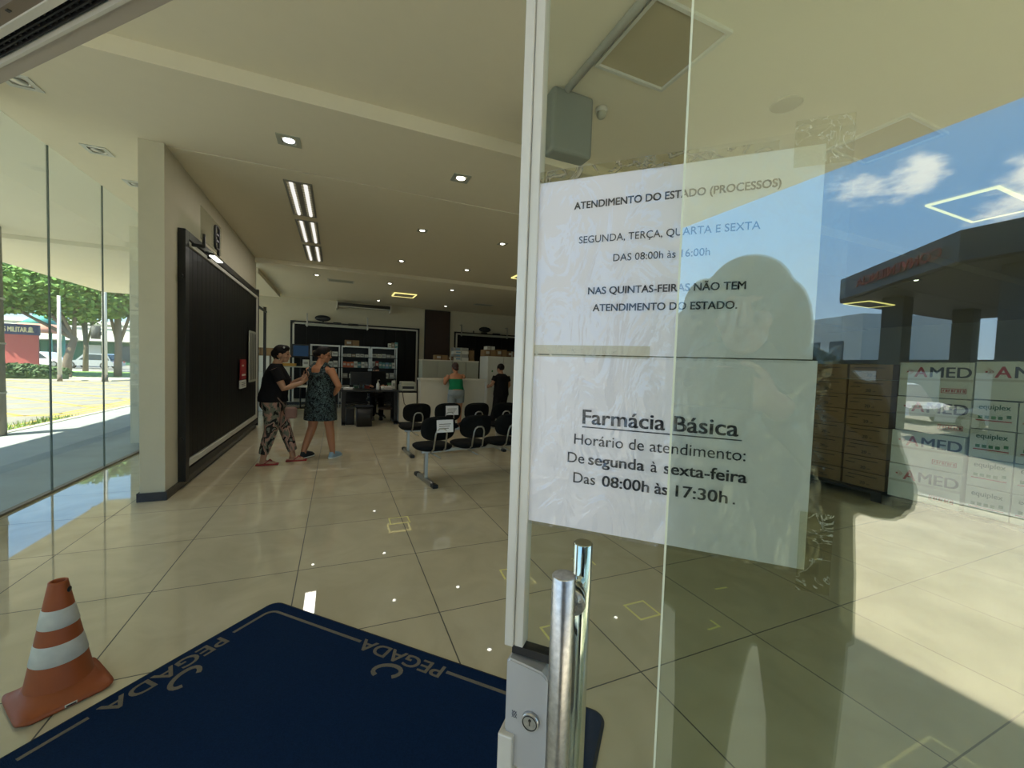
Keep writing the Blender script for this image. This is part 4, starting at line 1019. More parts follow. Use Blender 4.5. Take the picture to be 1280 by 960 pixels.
def seat_note(x, y, z, rz, tilt, label):
    r = empty('seat_notice', (x, y, z), rz, label, 'notice')
    r.rotation_euler = (tilt, 0, rz)
    MB().box((-.105, -.0012, -.075), (.105, .0012, .075)).build('paper_sheet', MT['paper'], r)
    g = MB()
    for k in range(3): g.box((-.075, -.0018, .02-k*.025), (.075-.015*k, -.001, .027-k*.025))
    g.build('printed_lines', MT['brown_ink'], r)
def on_row(x, y, rz, lx, ly): return x+lx*math.cos(rz)-ly*math.sin(rz), y+lx*math.sin(rz)+ly*math.cos(rz)
px_, py_ = on_row(1.06, 5.0, A1, .10, -.243)
seat_note(px_, py_, .715, A1, R(-7), 'white notice sheet taped on the nearest chair back of the nearer row')
px_, py_ = on_row(1.10, 6.62, R(3), .60, -.243)
seat_note(px_, py_, .715, R(3), R(-7), 'white notice sheet taped on the second chair back of the farther row')

# ------------------------------------------------------------------ people
def bake(o, vox, smooth=3):
    rm = o.modifiers.new('merge', 'REMESH'); rm.mode = 'VOXEL'; rm.voxel_size = vox; rm.use_smooth_shade = True
    if smooth:
        sm = o.modifiers.new('smooth', 'SMOOTH'); sm.factor = .5; sm.iterations = smooth
    dg = bpy.context.evaluated_depsgraph_get()
    me = bpy.data.meshes.new_from_object(o.evaluated_get(dg))
    o.modifiers.clear(); old = o.data; me.name = o.name; o.data = me; bpy.data.meshes.remove(old)
    for p in me.polygons: p.use_smooth = True
    return o
def V(*a): return Vector(a)
def sect(g, secs, n=20):
    """torso: (centre, rx, ry, yaw)"""
    rings = []
    for c, rx, ry, yw in secs:
        c = Vector(c); ax = V(math.cos(yw), math.sin(yw), 0)*rx; ay = V(-math.sin(yw), math.cos(yw), 0)*ry
        rings.append(g.ring(c, ax, ay, n))
    g.skin(rings)
def hand(g, w_, d, pn, thumb, curl=.35, sc=1.0):
    """w_ wrist, d direction of the fingers, pn palm normal (fingers curl toward it), thumb = side vector"""
    d = Vector(d).normalized(); pn = Vector(pn); pn = (pn-d*pn.dot(d)).normalized(); t = d.cross(pn)
    if t.dot(Vector(thumb)) < 0: t = -t
    w_ = Vector(w_)
    rot = Matrix((t, d, pn)).transposed()
    g.ell(w_+d*.045*sc, (.038*sc, .05*sc, .014*sc), rot, 12, 8)
    g.tube([w_-d*.02, w_+d*.03*sc], [.024*sc, .028*sc], 10)
    for k, (off, ln) in enumerate(((.028, .070), (.009, .079), (-.010, .073), (-.028, .058))):
        p = w_+d*.082*sc+t*off*sc; q = d.copy(); pts = [p-d*.02]
        pts.append(p)
        for j, f in enumerate((.45, .32, .23)):
            a = curl*(.6+.5*j); q = (q*math.cos(a)+pn*math.sin(a)).normalized()
            # keep the curl inside the palm plane
            pts.append(pts[-1]+q*ln*f*sc)
        g.tube(pts, [.009*sc, .0088*sc, .0082*sc, .0076*sc, .0062*sc], 8)
    b = w_+d*.018*sc+t*.026*sc
    g.tube([b, b+(t*.7+d*.6+pn*.25).normalized()*.035*sc, b+(t*.7+d*.6+pn*.25).normalized()*.035*sc+(d*.9+t*.25+pn*.3).normalized()*.03*sc, b+(t*.7+d*.6+pn*.25).normalized()*.035*sc+(d*.9+t*.15+pn*.5).normalized()*.055*sc], [.0125*sc, .0105*sc, .009*sc, .0068*sc], 8)
def head(g, c, yaw, pitch=0, sc=1.0, feat=True):
    q = MB()
    q.ell((0, -.012, .025), (.073, .092, .092), u=18, v=12).ell((0, .025, -.045), (.054, .058, .066), u=16, v=10)
    q.ell((0, .055, -.085), (.026, .022, .020)).ell((0, .062, .03), (.05, .022, .02))
    q.tube([(0, .082, .015), (0, .100, -.018), (0, .088, -.030)], [.008, .014, .011], 8)
    q.ell((0, .080, -.052), (.022, .010, .007)).ell((0, .078, -.062), (.019, .010, .007))
    for s_ in (-1, 1):
        q.ell((s_*.073, -.008, -.012), (.009, .020, .032), Matrix.Rotation(R(12*s_), 3, 'Z')); q.ell((s_*.042, .05, -.028), (.02, .025, .022))
    m = Matrix.Translation(Vector(c)) @ Matrix.Rotation(yaw, 4, 'Z') @ Matrix.Rotation(pitch, 4, 'X') @ Matrix.Scale(sc, 4)
    q.xform(m)
    me = bpy.data.meshes.new('t'); q.bm.to_mesh(me); q.bm.free(); g.bm.from_mesh(me); bpy.data.meshes.remove(me)
    return m
def eyes(root, m):
    for s_ in (-1, 1):
        g = MB(); g.ell((s_*.030, .0755, .003), (.011, .008, .007)); g.xform(m); g.build('eye', MT['eye'], root)
def person_root(g, label, loc, rz, skin, group=None, vox=.0055):
    o = g.build('person', skin, None, loc, (0, 0, rz)); bake(o, vox, 3)
    return tag(o, label, 'person', group)
def cloth(g, name, m, root, vox=.011, sm=3):
    o = g.build(name, m, root); return bake(o, vox, sm)

# -- woman in black T-shirt and leaf print trousers, seen side on (faces +x in the room)
g = MB()
hc = V(.0, .10, 1.515)
hm = head(g, hc, R(-12), R(-4), 1.02)
g.tube([(0, .02, 1.34), (0, .055, 1.44)], [.062, .055])
sect(g, [((0, .0, .80), .17, .14, 0), ((0, -.01, .92), .185, .15, 0), ((0, .0, 1.05), .16, .14, 0), ((0, .02, 1.2), .165, .15, 0), ((0, .02, 1.32), .16, .10, 0), ((0, .02, 1.37), .09, .06, 0)])
FR, FL = V(.09, -.02, .05), V(-.13, .31, .05)          # right foot nearer the entrance, trailing
FR = V(.10, -.11, .05); FL = V(-.06, .23, .05)
for hip, knee, ank in ((V(.09, .0, .86), V(.10, -.02, .47), FR+V(0, -.0, .05)), (V(-.09, .0, .86), V(-.08, .13, .47), FL+V(0, 0, .05))):
    g.tube([hip, hip.lerp(knee, .5), knee, knee.lerp(ank, .35), ank, ank-V(0, 0, .05)], [.10, .085, .062, .056, .038, .04], 12)
    f0 = ank+V(0, -.045, -.07); g.tube([f0, f0+V(0, .09, .0), f0+V(.0, .165, -.008), f0+V(0, .19, -.01)], [.03, .036, .032, .018], 10)
    for k in range(5): g.tube([f0+V(-.024+.012*k, .17, -.01), f0+V(-.026+.013*k, .205-.006*abs(k-1), -.014)], [.009, .007], 6)
for s_, el, wr in ((1, V(.20, .14, 1.05), V(.13, .35, 1.13)), (-1, V(-.20, .16, 1.07), V(-.06, .36, 1.19))):
    sh = V(s_*.165, .02, 1.31)
    g.tube([sh, sh.lerp(el, .5), el, el.lerp(wr, .4), wr], [.06, .053, .043, .04, .028], 12)
hand(g, V(.13, .35, 1.13), (-.5, .6, .6), (-.6, -.2, .3), (-.2, -.3, 1), .5)
hand(g, V(-.06, .36, 1.19), (.5, .6, .6), (.5, -.3, .2), (.2, -.3, 1), .5)
P1 = V(-.80, 6.47, 0)
w1 = person_root(g, 'woman in black shirt and leaf print trousers standing side on with raised hands', P1, -PI/2, MT['skin'])
eyes(w1, hm)
g = MB(); m_ = hm
q = MB(); q.ell((0, -.022, .04), (.082, .098, .092), u=18, v=12).ell((0, -.095, .0), (.065, .05, .06)).ell((0, -.075, -.05), (.05, .035, .05)).ell((0, .02, .085), (.065, .065, .045)); q.xform(hm)
cloth(q, 'hair', MT['hair'], w1, .008)
q = MB(); q.ell((.06, .03, .095), (.018, .012, .014)); q.xform(hm); q.build('hair_clip', MT['carton'], w1)
g = MB()
sect(g, [((0, -.01, .86), .215, .19, 0), ((0, -.015, .93), .215, .185, 0), ((0, .01, 1.05), .19, .17, 0), ((0, .03, 1.18), .185, .175, 0), ((0, .025, 1.29), .19, .125, 0), ((0, .022, 1.355), .14, .085, 0), ((0, .03, 1.385), .085, .07, 0)])
for s_, el in ((1, V(.20, .14, 1.05)), (-1, V(-.20, .16, 1.07))):
    sh = V(s_*.155, .02, 1.305); e_ = sh.lerp(el, .62); g.tube([sh, e_], [.078, .075], 14)
cloth(g, 'shirt', MT['cloth_black'], w1)
g = MB()
sect(g, [((0, -.01, .70), .10, .10, 0), ((0, -.01, .80), .19, .165, 0), ((0, -.01, .93), .195, .165, 0)])
for hip, knee, ank in ((V(.085, .0, .84), V(.10, -.02, .47), FR+V(0, 0, .10)), (V(-.085, .0, .84), V(-.08, .13, .47), FL+V(0, 0, .10))):
    g.tube([hip, hip.lerp(knee, .5), knee, knee.lerp(ank, .5), ank], [.112, .102, .082, .075, .062], 14)
cloth(g, 'trousers', MT['trousers'], w1)
for F_ in (FR, FL):
    g = MB(); g.box(F_+V(-.048, -.085, -.05), F_+V(.048, .185, -.030), .02, 3); sd = g.build('flip_flop', MT['sandal_red'], w1)
    g = MB(); g.tube([F_+V(-.042, .02, -.025), F_+V(-.02, .08, .022), F_+V(-.005, .13, -.02)], .006, 6).tube([F_+V(.042, .02, -.025), F_+V(.02, .08, .022), F_+V(-.005, .13, -.02)], .006, 6); g.build('strap', MT['sandal_red'], sd)
g = MB(); g.box((-.035, .405, 1.185), (.035, .417, 1.325), .005); ph = g.build('mobile_phone', MT['dark'], None, P1, (R(0), 0, -PI/2)); tag(ph, 'dark mobile phone held up by the woman in black shirt', 'phone')
r = empty('handbag', P1+V(.13, .10, 0), -PI/2, 'small pinkish brown handbag at the hip of the woman in black shirt', 'handbag')
g = MB(); g.box((-.03+.26, .02, .64), (.05+.26, .17, .80), .03, 3); g.build('bag_body', plain('rose_leather', (.22, .11, .085)), r)
g = MB(); g.tube([(.275, .03, .81), (.285, -.06, .92), (.28, -.13, 1.0)], .008, 8); g.build('shoulder_strap', plain('rose_leather_strap', (.2, .12, .09)), r)

# -- woman in dark leaf print dress, back turned, hand on hip, looking to her right
g = MB()
hc = V(.02, .03, 1.525)
hm = head(g, hc, R(-62), R(-6), 1.0)
g.tube([(0, -.03, 1.36), (.01, .0, 1.46)], [.065, .055])
sect(g, [((0, .0, .80), .18, .14, 0), ((0, .0, .92), .19, .15, 0), ((0, .0, 1.06), .165, .135, 0), ((0, -.0, 1.2), .17, .14, 0), ((0, -.02, 1.33), .175, .10, 0), ((0, -.02, 1.38), .10, .065, 0)])
KR = V(.17, .09, .05); KL = V(-.17, -.10, .06)
LR, LL = (V(.09, .02, .84), V(.12, .05, .46), KR+V(0, -.03, .05)), (V(-.09, .0, .84), V(-.12, -.02, .46), KL+V(0, -.03, .06))
for hip, knee, ank in (LR, LL):
    g.tube([hip, hip.lerp(knee, .5), knee, knee.lerp(ank, .35), ank, ank-V(0, 0, .05)], [.10, .085, .062, .058, .04, .04], 12)
    f0 = ank+V(0, -.03, -.065); g.tube([f0, f0+V(0, .10, .0), f0+V(0, .17, -.01)], [.032, .036, .028], 10)
arms = ((1, V(.34, -.04, 1.08), V(.235, .02, .98)), (-1, V(-.25, .10, 1.08), V(-.13, .24, 1.02)))
for s_, el, wr in arms:
    sh = V(s_*.18, -.02, 1.32)
    g.tube([sh, sh.lerp(el, .5), el, el.lerp(wr, .45), wr], [.058, .052, .043, .040, .028], 12)
hand(g, V(.235, .02, .98), (-.7, .5, -.5), (-1, -.2, .0), (.0, .6, .6), .35)
hand(g, V(-.13, .24, 1.02), (.8, .4, -.1), (.2, -1, .0), (0, 0, 1), .5)
P2 = V(-.22, 6.66, 0)
w2 = person_root(g, 'woman in sleeveless dark leaf print dress standing with one hand on her hip', P2, R(-38), MT['skin_red'])
eyes(w2, hm)
q = MB(); q.ell((0, -.022, .04), (.081, .097, .090), u=18, v=12).ell((0, -.105, .01), (.05, .05, .05)).ell((0, .02, .085), (.062, .06, .045)); q.xform(hm); cloth(q, 'hair', MT['hair'], w2, .008)
q = MB(); q.ell((-.03, -.10, .05), (.016, .016, .016)); q.xform(hm); q.build('hair_clip', MT['carton'], w2)
q = MB(); q.box((-.055, .07, .055), (.055, .13, .062), .003); q.xform(hm); q.build('cap_peak', plain('cap_grey', (.30, .26, .2)), w2)
g = MB()
sect(g, [((0, .0, .57), .245, .205, 0), ((0, .0, .70), .235, .20, 0), ((0, .0, .92), .215, .18, 0), ((0, .0, 1.06), .19, .165, 0), ((0, .0, 1.2), .185, .165, 0), ((0, -.02, 1.27), .165, .135, 0)])
for s_ in (-1, 1): g.tube([(s_*.115, -.11, 1.22), (s_*.10, -.085, 1.33), (s_*.095, -.02, 1.40), (s_*.10, .06, 1.33), (s_*.11, .11, 1.22)], [.05, .035, .028, .035, .05], 10)
cloth(g, 'dress', MT['dress'], w2)
for F_, tl in ((KR, 0), (KL, 0)):
    g = MB(); g.loft([(F_+V(0, .035, -.05+tl), .048, .135), (F_+V(0, .035, -.02), .048, .135), (F_+V(0, .02, .015), .042, .105), (F_+V(0, -.02, .045), .036, .05)], 20, sq=2.6); sd = g.build('shoe', MT['shoe_blue'], w2)
    if F_ is KL: sd.data.materials[0] = MT['cloth_dark']
    g = MB(); g.loft([(F_+V(0, .035, -.05), .052, .14), (F_+V(0, .035, -.034), .052, .14)], 20, sq=2.6); g.build('sole', MT['carton'], sd)

# -- woman at the counter in green top and denim shorts, leaning on it, seen from behind
g = MB()
hc = V(.0, .20, 1.375); hm = head(g, hc, R(10), R(-18), .98)
g.tube([(0, .10, 1.22), (0, .16, 1.31)], [.058, .052])
sect(g, [((0, .0, .72), .16, .13, 0), ((0, -.03, .84), .18, .14, 0), ((0, .02, .97), .14, .115, 0), ((0, .08, 1.10), .15, .12, 0), ((0, .12, 1.20), .16, .09, 0), ((0, .12, 1.25), .09, .06, 0)])
for s_ in (-1, 1):
    g.tube([(s_*.085, .0, .78), (s_*.09, .03, .44), (s_*.09, -.01, .09)], [.09, .06, .04], 12); g.tube([(s_*.09, -.03, .05), (s_*.09, .06, .05), (s_*.10, .15, .03)], [.032, .036, .028], 10)
for s_, el, wr in ((1, V(.24, .27, 1.16), V(.06, .36, 1.15)), (-1, V(-.26, .05, 1.01), V(-.22, .27, 1.14))):
    sh = V(s_*.165, .12, 1.19); g.tube([sh, sh.lerp(el, .5), el, el.lerp(wr, .45), wr], [.052, .047, .040, .036, .027], 12)
hand(g, V(.06, .36, 1.15), (-1, .3, 0), (0, -.2, -1), (0, 1, 0), .3)
hand(g, V(-.22, .27, 1.14), (.5, 1, 0), (0, 0, -1), (1, 0, 0), .2)
w3 = person_root(g, 'person in green top and denim shorts leaning on the white counter, seen from behind', V(2.52, 9.12, 0), R(-4), MT['skin_red'], vox=.007)
eyes(w3, hm)
q = MB(); q.ell((0, -.025, .035), (.083, .098, .095), u=18, v=12).ell((0, -.075, -.045), (.062, .045, .05)); q.xform(hm); cloth(q, 'hair', MT['hair_brown'], w3, .009)
g = MB(); sect(g, [((0, -.01, .83), .19, .15, 0), ((0, .02, .97), .16, .135, 0), ((0, .075, 1.09), .165, .135, 0), ((0, .095, 1.13), .15, .115, 0)]); cloth(g, 'green_top', MT['green_cloth'], w3)
g = MB(); sect(g, [((0, -.0, .68), .10, .10, 0), ((0, -.02, .76), .19, .155, 0), ((0, -.02, .88), .188, .150, 0)])
for s_ in (-1, 1): g.tube([(s_*.09, .0, .78), (s_*.095, .02, .58)], [.105, .10], 14)
cloth(g, 'denim_shorts', MT['denim'], w3)
for s_ in (-1, 1):
    g = MB(); g.box((s_*.09-.045, -.06, 0), (s_*.09+.05, .19, .022), .01); g.build('sandal', MT['dark'], w3)

# -- person in black beside the counter, seen from behind
g = MB()
hc = V(.0, .06, 1.385); hm = head(g, hc, R(18), R(-10), .98)
g.tube([(0, .0, 1.24), (0, .03, 1.32)], [.058, .052])
sect(g, [((0, .0, .74), .16, .13, 0), ((0, .0, .84), .175, .14, 0), ((0, .0, .97), .15, .115, 0), ((0, .0, 1.10), .16, .12, 0), ((0, .0, 1.21), .165, .09, 0), ((0, .0, 1.26), .09, .06, 0)])
lg = [(V(.085, 0, .78), V(.09, .05, .44), V(.10, -.0, .10)), (V(-.085, 0, .78), V(-.13, .02, .44), V(-.17, .12, .10))]
for hip, knee, ank in lg:
    g.tube([hip, knee, ank], [.09, .06, .04], 12); f0 = ank+V(0, -.02, -.055); g.tube([f0, f0+V(0, .09, 0), f0+V(0, .16, -.01)], [.032, .036, .028], 10)
for s_, el, wr in ((1, V(.23, .0, 1.0), V(.20, .14, .84)), (-1, V(-.25, .02, 1.01), V(-.22, .22, .95))):
    sh = V(s_*.17, .0, 1.21); g.tube([sh, sh.lerp(el, .5), el, el.lerp(wr, .45), wr], [.052, .047, .040, .036, .027], 12)
hand(g, V(.20, .14, .84), (0, .6, -1), (-1, 0, 0), (0, 1, .3), .35); hand(g, V(-.22, .22, .95), (.2, 1, .0), (1, 0, 0), (0, 0, 1), .5)
w4 = person_root(g, 'person dressed all in black beside the counter, seen from behind', V(3.58, 9.0, 0), R(12), MT['skin'], vox=.007)
eyes(w4, hm)
q = MB(); q.ell((0, -.022, .038), (.084, .098, .093), u=18, v=12); q.xform(hm); cloth(q, 'hair', MT['hair'], w4, .009)
g = MB(); sect(g, [((0, .0, .76), .20, .165, 0), ((0, .0, .97), .18, .15, 0), ((0, .0, 1.10), .185, .145, 0), ((0, .0, 1.20), .19, .115, 0), ((0, .0, 1.25), .13, .08, 0), ((0, .02, 1.275), .08, .065, 0)])
for s_, el in ((1, V(.23, .0, 1.0)), (-1, V(-.25, .02, 1.01))):
    sh = V(s_*.16, .0, 1.205); g.tube([sh, sh.lerp(el, .55)], [.07, .068], 14)
cloth(g, 'shirt', MT['cloth_black'], w4)
g = MB(); sect(g, [((0, 0, .66), .10, .1, 0), ((0, 0, .74), .185, .155, 0), ((0, 0, .84), .185, .155, 0)])
for hip, knee, ank in lg: g.tube([hip, knee, ank], [.105, .082, .065], 14)
cloth(g, 'trousers', MT['cloth_black'], w4)
for hip, knee, ank in lg:
    g = MB(); F_ = ank-V(0, 0, .10); g.loft([(F_+V(0, .05, 0), .05, .14), (F_+V(0, .05, .04), .048, .135), (F_+V(0, .0, .09), .04, .06)], 18, sq=2.6); g.build('shoe', MT['dark'], w4)

# -- person seated at the desk
g = MB()
hc = V(.0, .10, 1.22); hm = head(g, hc, R(20), R(-14), .98)
g.tube([(0, .0, 1.05), (0, .06, 1.15)], [.058, .052])
sect(g, [((0, -.02, .545), .17, .15, 0), ((0, -.03, .66), .165, .135, 0), ((0, -.02, .80), .15, .12, 0), ((0, .0, .93), .165, .12, 0), ((0, .0, 1.03), .165, .09, 0), ((0, .0, 1.07), .09, .06, 0)])
slegs = [(V(.09, .02, .62), V(.11, .40, .60), V(.10, .36, .10)), (V(-.09, .02, .62), V(-.11, .40, .60), V(-.11, .30, .10))]
for hip, knee, ank in slegs:
    g.tube([hip, hip.lerp(knee, .5), knee], [.085, .078, .06], 12); g.tube([knee, knee.lerp(ank, .35), ank], [.058, .055, .038], 12); f0 = ank+V(0, -.03, -.06); g.tube([f0, f0+V(0, .09, 0), f0+V(0, .18, -.01)], [.032, .036, .028], 10)
for s_, el, wr in ((1, V(.25, .14, .80), V(.16, .38, .86)), (-1, V(-.25, .14, .80), V(-.14, .38, .86))):
    sh = V(s_*.175, .0, 1.02); g.tube([sh, sh.lerp(el, .5), el, el.lerp(wr, .45), wr], [.052, .047, .040, .036, .027], 12)
hand(g, V(.16, .38, .86), (-.3, 1, -.1), (0, -.2, -1), (-1, 0, 0), .3); hand(g, V(-.14, .38, .86), (.3, 1, -.1), (0, -.2, -1), (1, 0, 0), .3)
w6 = person_root(g, 'person in dark clothes with black hair seated behind the dark desk', V(.92, 11.1, 0), PI, MT['skin'], vox=.007)
eyes(w6, hm)
q = MB(); q.ell((0, -.022, .040), (.083, .098, .093), u=18, v=12).ell((0, -.07, -.05), (.075, .05, .10)); q.xform(hm); cloth(q, 'hair', MT['hair'], w6, .009)
g = MB(); sect(g, [((0, -.02, .56), .195, .17, 0), ((0, -.03, .66), .185, .155, 0), ((0, -.02, .80), .175, .145, 0), ((0, .0, .93), .19, .145, 0), ((0, .0, 1.02), .19, .115, 0), ((0, .0, 1.065), .13, .08, 0), ((0, .02, 1.09), .08, .065, 0)])
for s_, el in ((1, V(.25, .14, .80)), (-1, V(-.25, .14, .80))):
    sh = V(s_*.165, .0, 1.015); g.tube([sh, sh.lerp(el, .8)], [.07, .062], 14)
cloth(g, 'shirt', MT['cloth_black'], w6)
g = MB(); sect(g, [((0, -.01, .535), .17, .16, 0), ((0, -.01, .62), .185, .165, 0)])
for hip, knee, ank in slegs: g.tube([hip, hip.lerp(knee, .5), knee], [.098, .092, .074], 14); g.tube([knee, ank], [.074, .062], 14)
cloth(g, 'trousers', MT['cloth_black'], w6)
for hip, knee, ank in slegs:
    g = MB(); F_ = ank-V(0, 0, .10); g.loft([(F_+V(0, .06, 0), .05, .14), (F_+V(0, .06, .04), .048, .135), (F_+V(0, .0, .09), .04, .06)], 18, sq=2.6); g.build('shoe', MT['dark'], w6)

# -- the person outside taking the picture, mirrored in the glass
PS = lambda s_, n, z: DD*s_ + NN*n + V(0, 0, z)
g = MB()                                                     # built in the entrance frame: x = s, y = n (toward the shop)
hc = V(.165, -.36, 1.625); hm = head(g, hc, R(14), R(-8), 1.05)
g.tube([(.21, -.44, 1.46), (.19, -.40, 1.58)], [.068, .06])
sect(g, [((.24, -.44, .84), .18, .13, 0), ((.24, -.44, .95), .19, .14, 0), ((.23, -.44, 1.1), .18, .13, 0), ((.22, -.44, 1.28), .195, .14, 0), ((.21, -.44, 1.42), .20, .11, 0), ((.21, -.44, 1.49), .11, .07, 0)])
plegs = [(V(.34, -.44, .88), V(.36, -.42, .49), V(.37, -.46, .10)), (V(.14, -.44, .88), V(.12, -.42, .49), V(.11, -.46, .10))]
for hip, knee, ank in plegs:
    g.tube([hip, hip.lerp(knee, .5), knee, knee.lerp(ank, .35), ank], [.10, .085, .062, .058, .042], 12); f0 = ank+V(0, -.03, -.06); g.tube([f0, f0+V(0, .10, 0), f0+V(0, .19, -.01)], [.035, .04, .03], 10)
parm = [(V(.40, -.44, 1.42), V(.465, -.36, 1.185), V(.20, -.16, 1.395)), (V(.02, -.44, 1.42), V(-.06, -.34, 1.20), V(-.10, -.15, 1.37))]
for sh, el, wr in parm: g.tube([sh, sh.lerp(el, .5), el, el.lerp(wr, .45), wr], [.062, .055, .046, .04, .03], 12)
hand(g, V(.20, -.16, 1.395), (-.75, .45, .35), (-.5, -.9, .0), (0, .2, 1), .5); hand(g, V(-.10, -.15, 1.37), (.2, .9, .6), (1, -.2, .2), (0, -.4, 1), .5)
w5 = person_root(g, 'person in dark clothes outside holding up a phone, mirrored faintly in the glass', (0, 0, 0), DROT, MT['skin'], vox=.007)
eyes(w5, hm)
q = MB(); q.ell((0, -.03, .040), (.10, .115, .098), u=18, v=12).ell((0, -.07, -.08), (.135, .06, .13)).ell((-.105, -.03, .00), (.055, .06, .09)).ell((-.15, -.05, -.07), (.06, .05, .08)).ell((.085, -.03, -.05), (.055, .05, .12)); q.xform(hm); cloth(q, 'hair', MT['hair'], w5, .009)
g = MB(); sect(g, [((.22, -.44, .78), .245, .17, 0), ((.21, -.44, .95), .25, .165, 0), ((.195, -.44, 1.1), .255, .155, 0), ((.195, -.44, 1.28), .27, .165, 0), ((.205, -.44, 1.42), .265, .135, 0), ((.21, -.44, 1.50), .20, .10, 0), ((.205, -.43, 1.545), .11, .085, 0)])
for sh, el, wr in parm: g.tube([sh, sh.lerp(el, .5), el, el.lerp(wr, .5), el.lerp(wr, .93)], [.085, .085, .078, .066, .05], 14)
cloth(g, 'shirt', MT['cloth_dark'], w5)
g = MB(); sect(g, [((.24, -.44, .74), .10, .1, 0), ((.24, -.44, .83), .195, .155, 0), ((.24, -.44, .92), .195, .155, 0)])
for hip, knee, ank in plegs: g.tube([hip, hip.lerp(knee, .5), knee, ank], [.115, .10, .08, .066], 14)
cloth(g, 'trousers', MT['cloth_dark'], w5)
for hip, knee, ank in plegs:
    g = MB(); F_ = ank-V(0, 0, .112); g.loft([(F_+V(0, .06, 0), .053, .15), (F_+V(0, .06, .045), .05, .145), (F_+V(0, .0, .10), .044, .065)], 18, sq=2.6); g.build('shoe', MT['dark'], w5)
mp_ = empty('mobile_phone', (0, 0, 0), -YAW, 'dark mobile phone held by the person outside at the entrance', 'phone')
MB().box((-.02, -.020, H-.066), (.135, -.011, H+.012), .004).build('phone_body', MT['dark'], mp_)
g = MB(); g.lathe([(.009, 0), (.009, .001), (.006, .001)], n=18); g.xform(Matrix.Translation((0.02, -.0105, H-.02)) @ Matrix.Rotation(R(-90), 4, 'X')); g.build('camera_lens', MT['car_glass'], mp_)

# ------------------------------------------------------------------ stacked stock behind the fixed glass
MX = lambda x, y, z: Matrix(((0, 0, -1, x), (-1, 0, 0, y), (0, 1, 0, z), (0, 0, 0, 1)))     # faces -x, reads along -y
def pal(x0, x1, y0, y1, label):
    r = empty('pallet', (0, 0, 0), 0, label, 'pallet', None)
    MB().box((x0, y0, .085), (x1, y1, .12), .003).build('deck', MT['pallet'], r)
    for y in (y0, (y0+y1)/2-.05, y1-.1): MB().box((x0, y, 0), (x1, y+.1, .085)).build('runner', MT['pallet'], r)
pal(5.86, 6.75, 2.62, 4.35, 'black pallet on the tiles under the brown cartons')
pal(5.83, 6.75, .35, 2.60, 'black pallet on the tiles under the white cartons')
big_t = None
def big_carton(x, y, z, label, w_=.595, h_=.383):
    global big_t
    r = empty('white_carton', (x, y, z), 0, label, 'carton', 'white cartons with large lettering')
    MB().box((0, -w_, 0), (.42, 0, h_-.006), .006, 2).build('box_body', MT['carton'], r)
    MB().box((-.0012, -w_+.0, h_*.47), (0, 0, h_*.53)).build('sealing_tape', MT['stock_label'], r)
    if big_t is None:
        a = text_mesh('printed_lettering', [('MED', .155, .252, h_*.57, 'LEFT', True, 1.06)], MT['logo_grey'], None, MX(-.003, 0, 0), .001)
        b = text_mesh('red_initial', [('A', .155, .135, h_*.57, 'LEFT', True, 1.02)], MT['logo_red'], None, MX(-.003, 0, 0), .001)
        g = MB(); rh = lambda k: [(.075+k*math.cos(i*PI/2), h_*.57+.055+k*math.sin(i*PI/2)) for i in range(4)]
        for k in (.048, .030):
            P = rh(k); g.tube([(-.003, -p[0], p[1]) for p in P], .0035, 4, closed=True)
        g.box((-.004, -.083, h_*.57+.047), (-.002, -.067, h_*.57+.063)); c = g.build('red_emblem', MT['logo_red'])
        g = MB(); x0_, x1_, z0_, z1_ = .36, .55, .055, .105
        for q in ((x0_, z0_, x1_, z0_+.005), (x0_, z1_-.005, x1_, z1_), (x0_, z0_, x0_+.005, z1_), (x1_-.005, z0_, x1_, z1_)): g.box((-.004, -q[2], q[1]), (-.002, -q[0], q[3]))
        for k in range(8):
            xx = x0_+.014+k*.0215; g.box((-.004, -xx-.006, z0_+.012), (-.002, -xx, z1_-.012))
            g.box((-.004, -xx-.015, z1_-.018), (-.002, -xx-.006, z1_-.012))
            if k % 2: g.box((-.004, -xx-.015, z0_+.012), (-.002, -xx-.009, z1_-.018))
        d = g.build('red_stamp', MT['logo_red'])
        big_t = (a, b, c, d)
        for o in big_t: o.parent = r
    else:
        for o in big_t:
            c = o.copy(); COL.objects.link(c); c.parent = r
nmz = ['bottom', 'second from bottom', 'third from bottom', 'top']
for k in range(4):
    big_carton(5.90+.01*(k % 2)-(.0 if k > 1 else .02), 2.575-(.02 if k > 1 else 0), .122+k*.384, 'white carton with large lettering, %s of the stack next to the brown cartons' % nmz[k])
big_carton(5.91, 1.95, .122+.29*4+.005, 'white carton with large lettering, topmost of the second stack from the brown cartons')
big_carton(5.91, 1.33, .122+.29*4+.005, 'white carton with large lettering, topmost of the third stack from the brown cartons')
sm_t = None
def small_carton(x, y, z, label, w_=.30, h_=.288):
    global sm_t
    r = empty('white_carton', (x, y, z), 0, label, 'carton', 'smaller white cartons with green print')
    MB().box((0, -w_, 0), (.40, 0, h_-.005), .005, 2).build('box_body', MT['carton'], r)
    if sm_t is None:
        a = text_mesh('printed_lettering', [('equiplex', .070, .150, .200, 'CENTER', True, .90)], MT['bld_green'], None, MX(-.003, 0, 0), .001)
        g = MB()
        for k in range(4): g.box((-.004, -.075-k*.045, .105), (-.002, -.045-k*.045, .135))
        g.box((-.004, -.265, .12), (-.002, -.235, .15)); b = g.build('green_marks', MT['logo_green'])
        g = MB(); g.box((-.004, -.27, .082), (-.002, -.03, .092)); c = g.build('red_rule', MT['logo_red'])
        sm_t = (a, b, c)
        for o in sm_t: o.parent = r
    else:
        for o in sm_t:
            c = o.copy(); COL.objects.link(c); c.parent = r
cn_ = ['bottom', 'second up', 'third up', 'top']
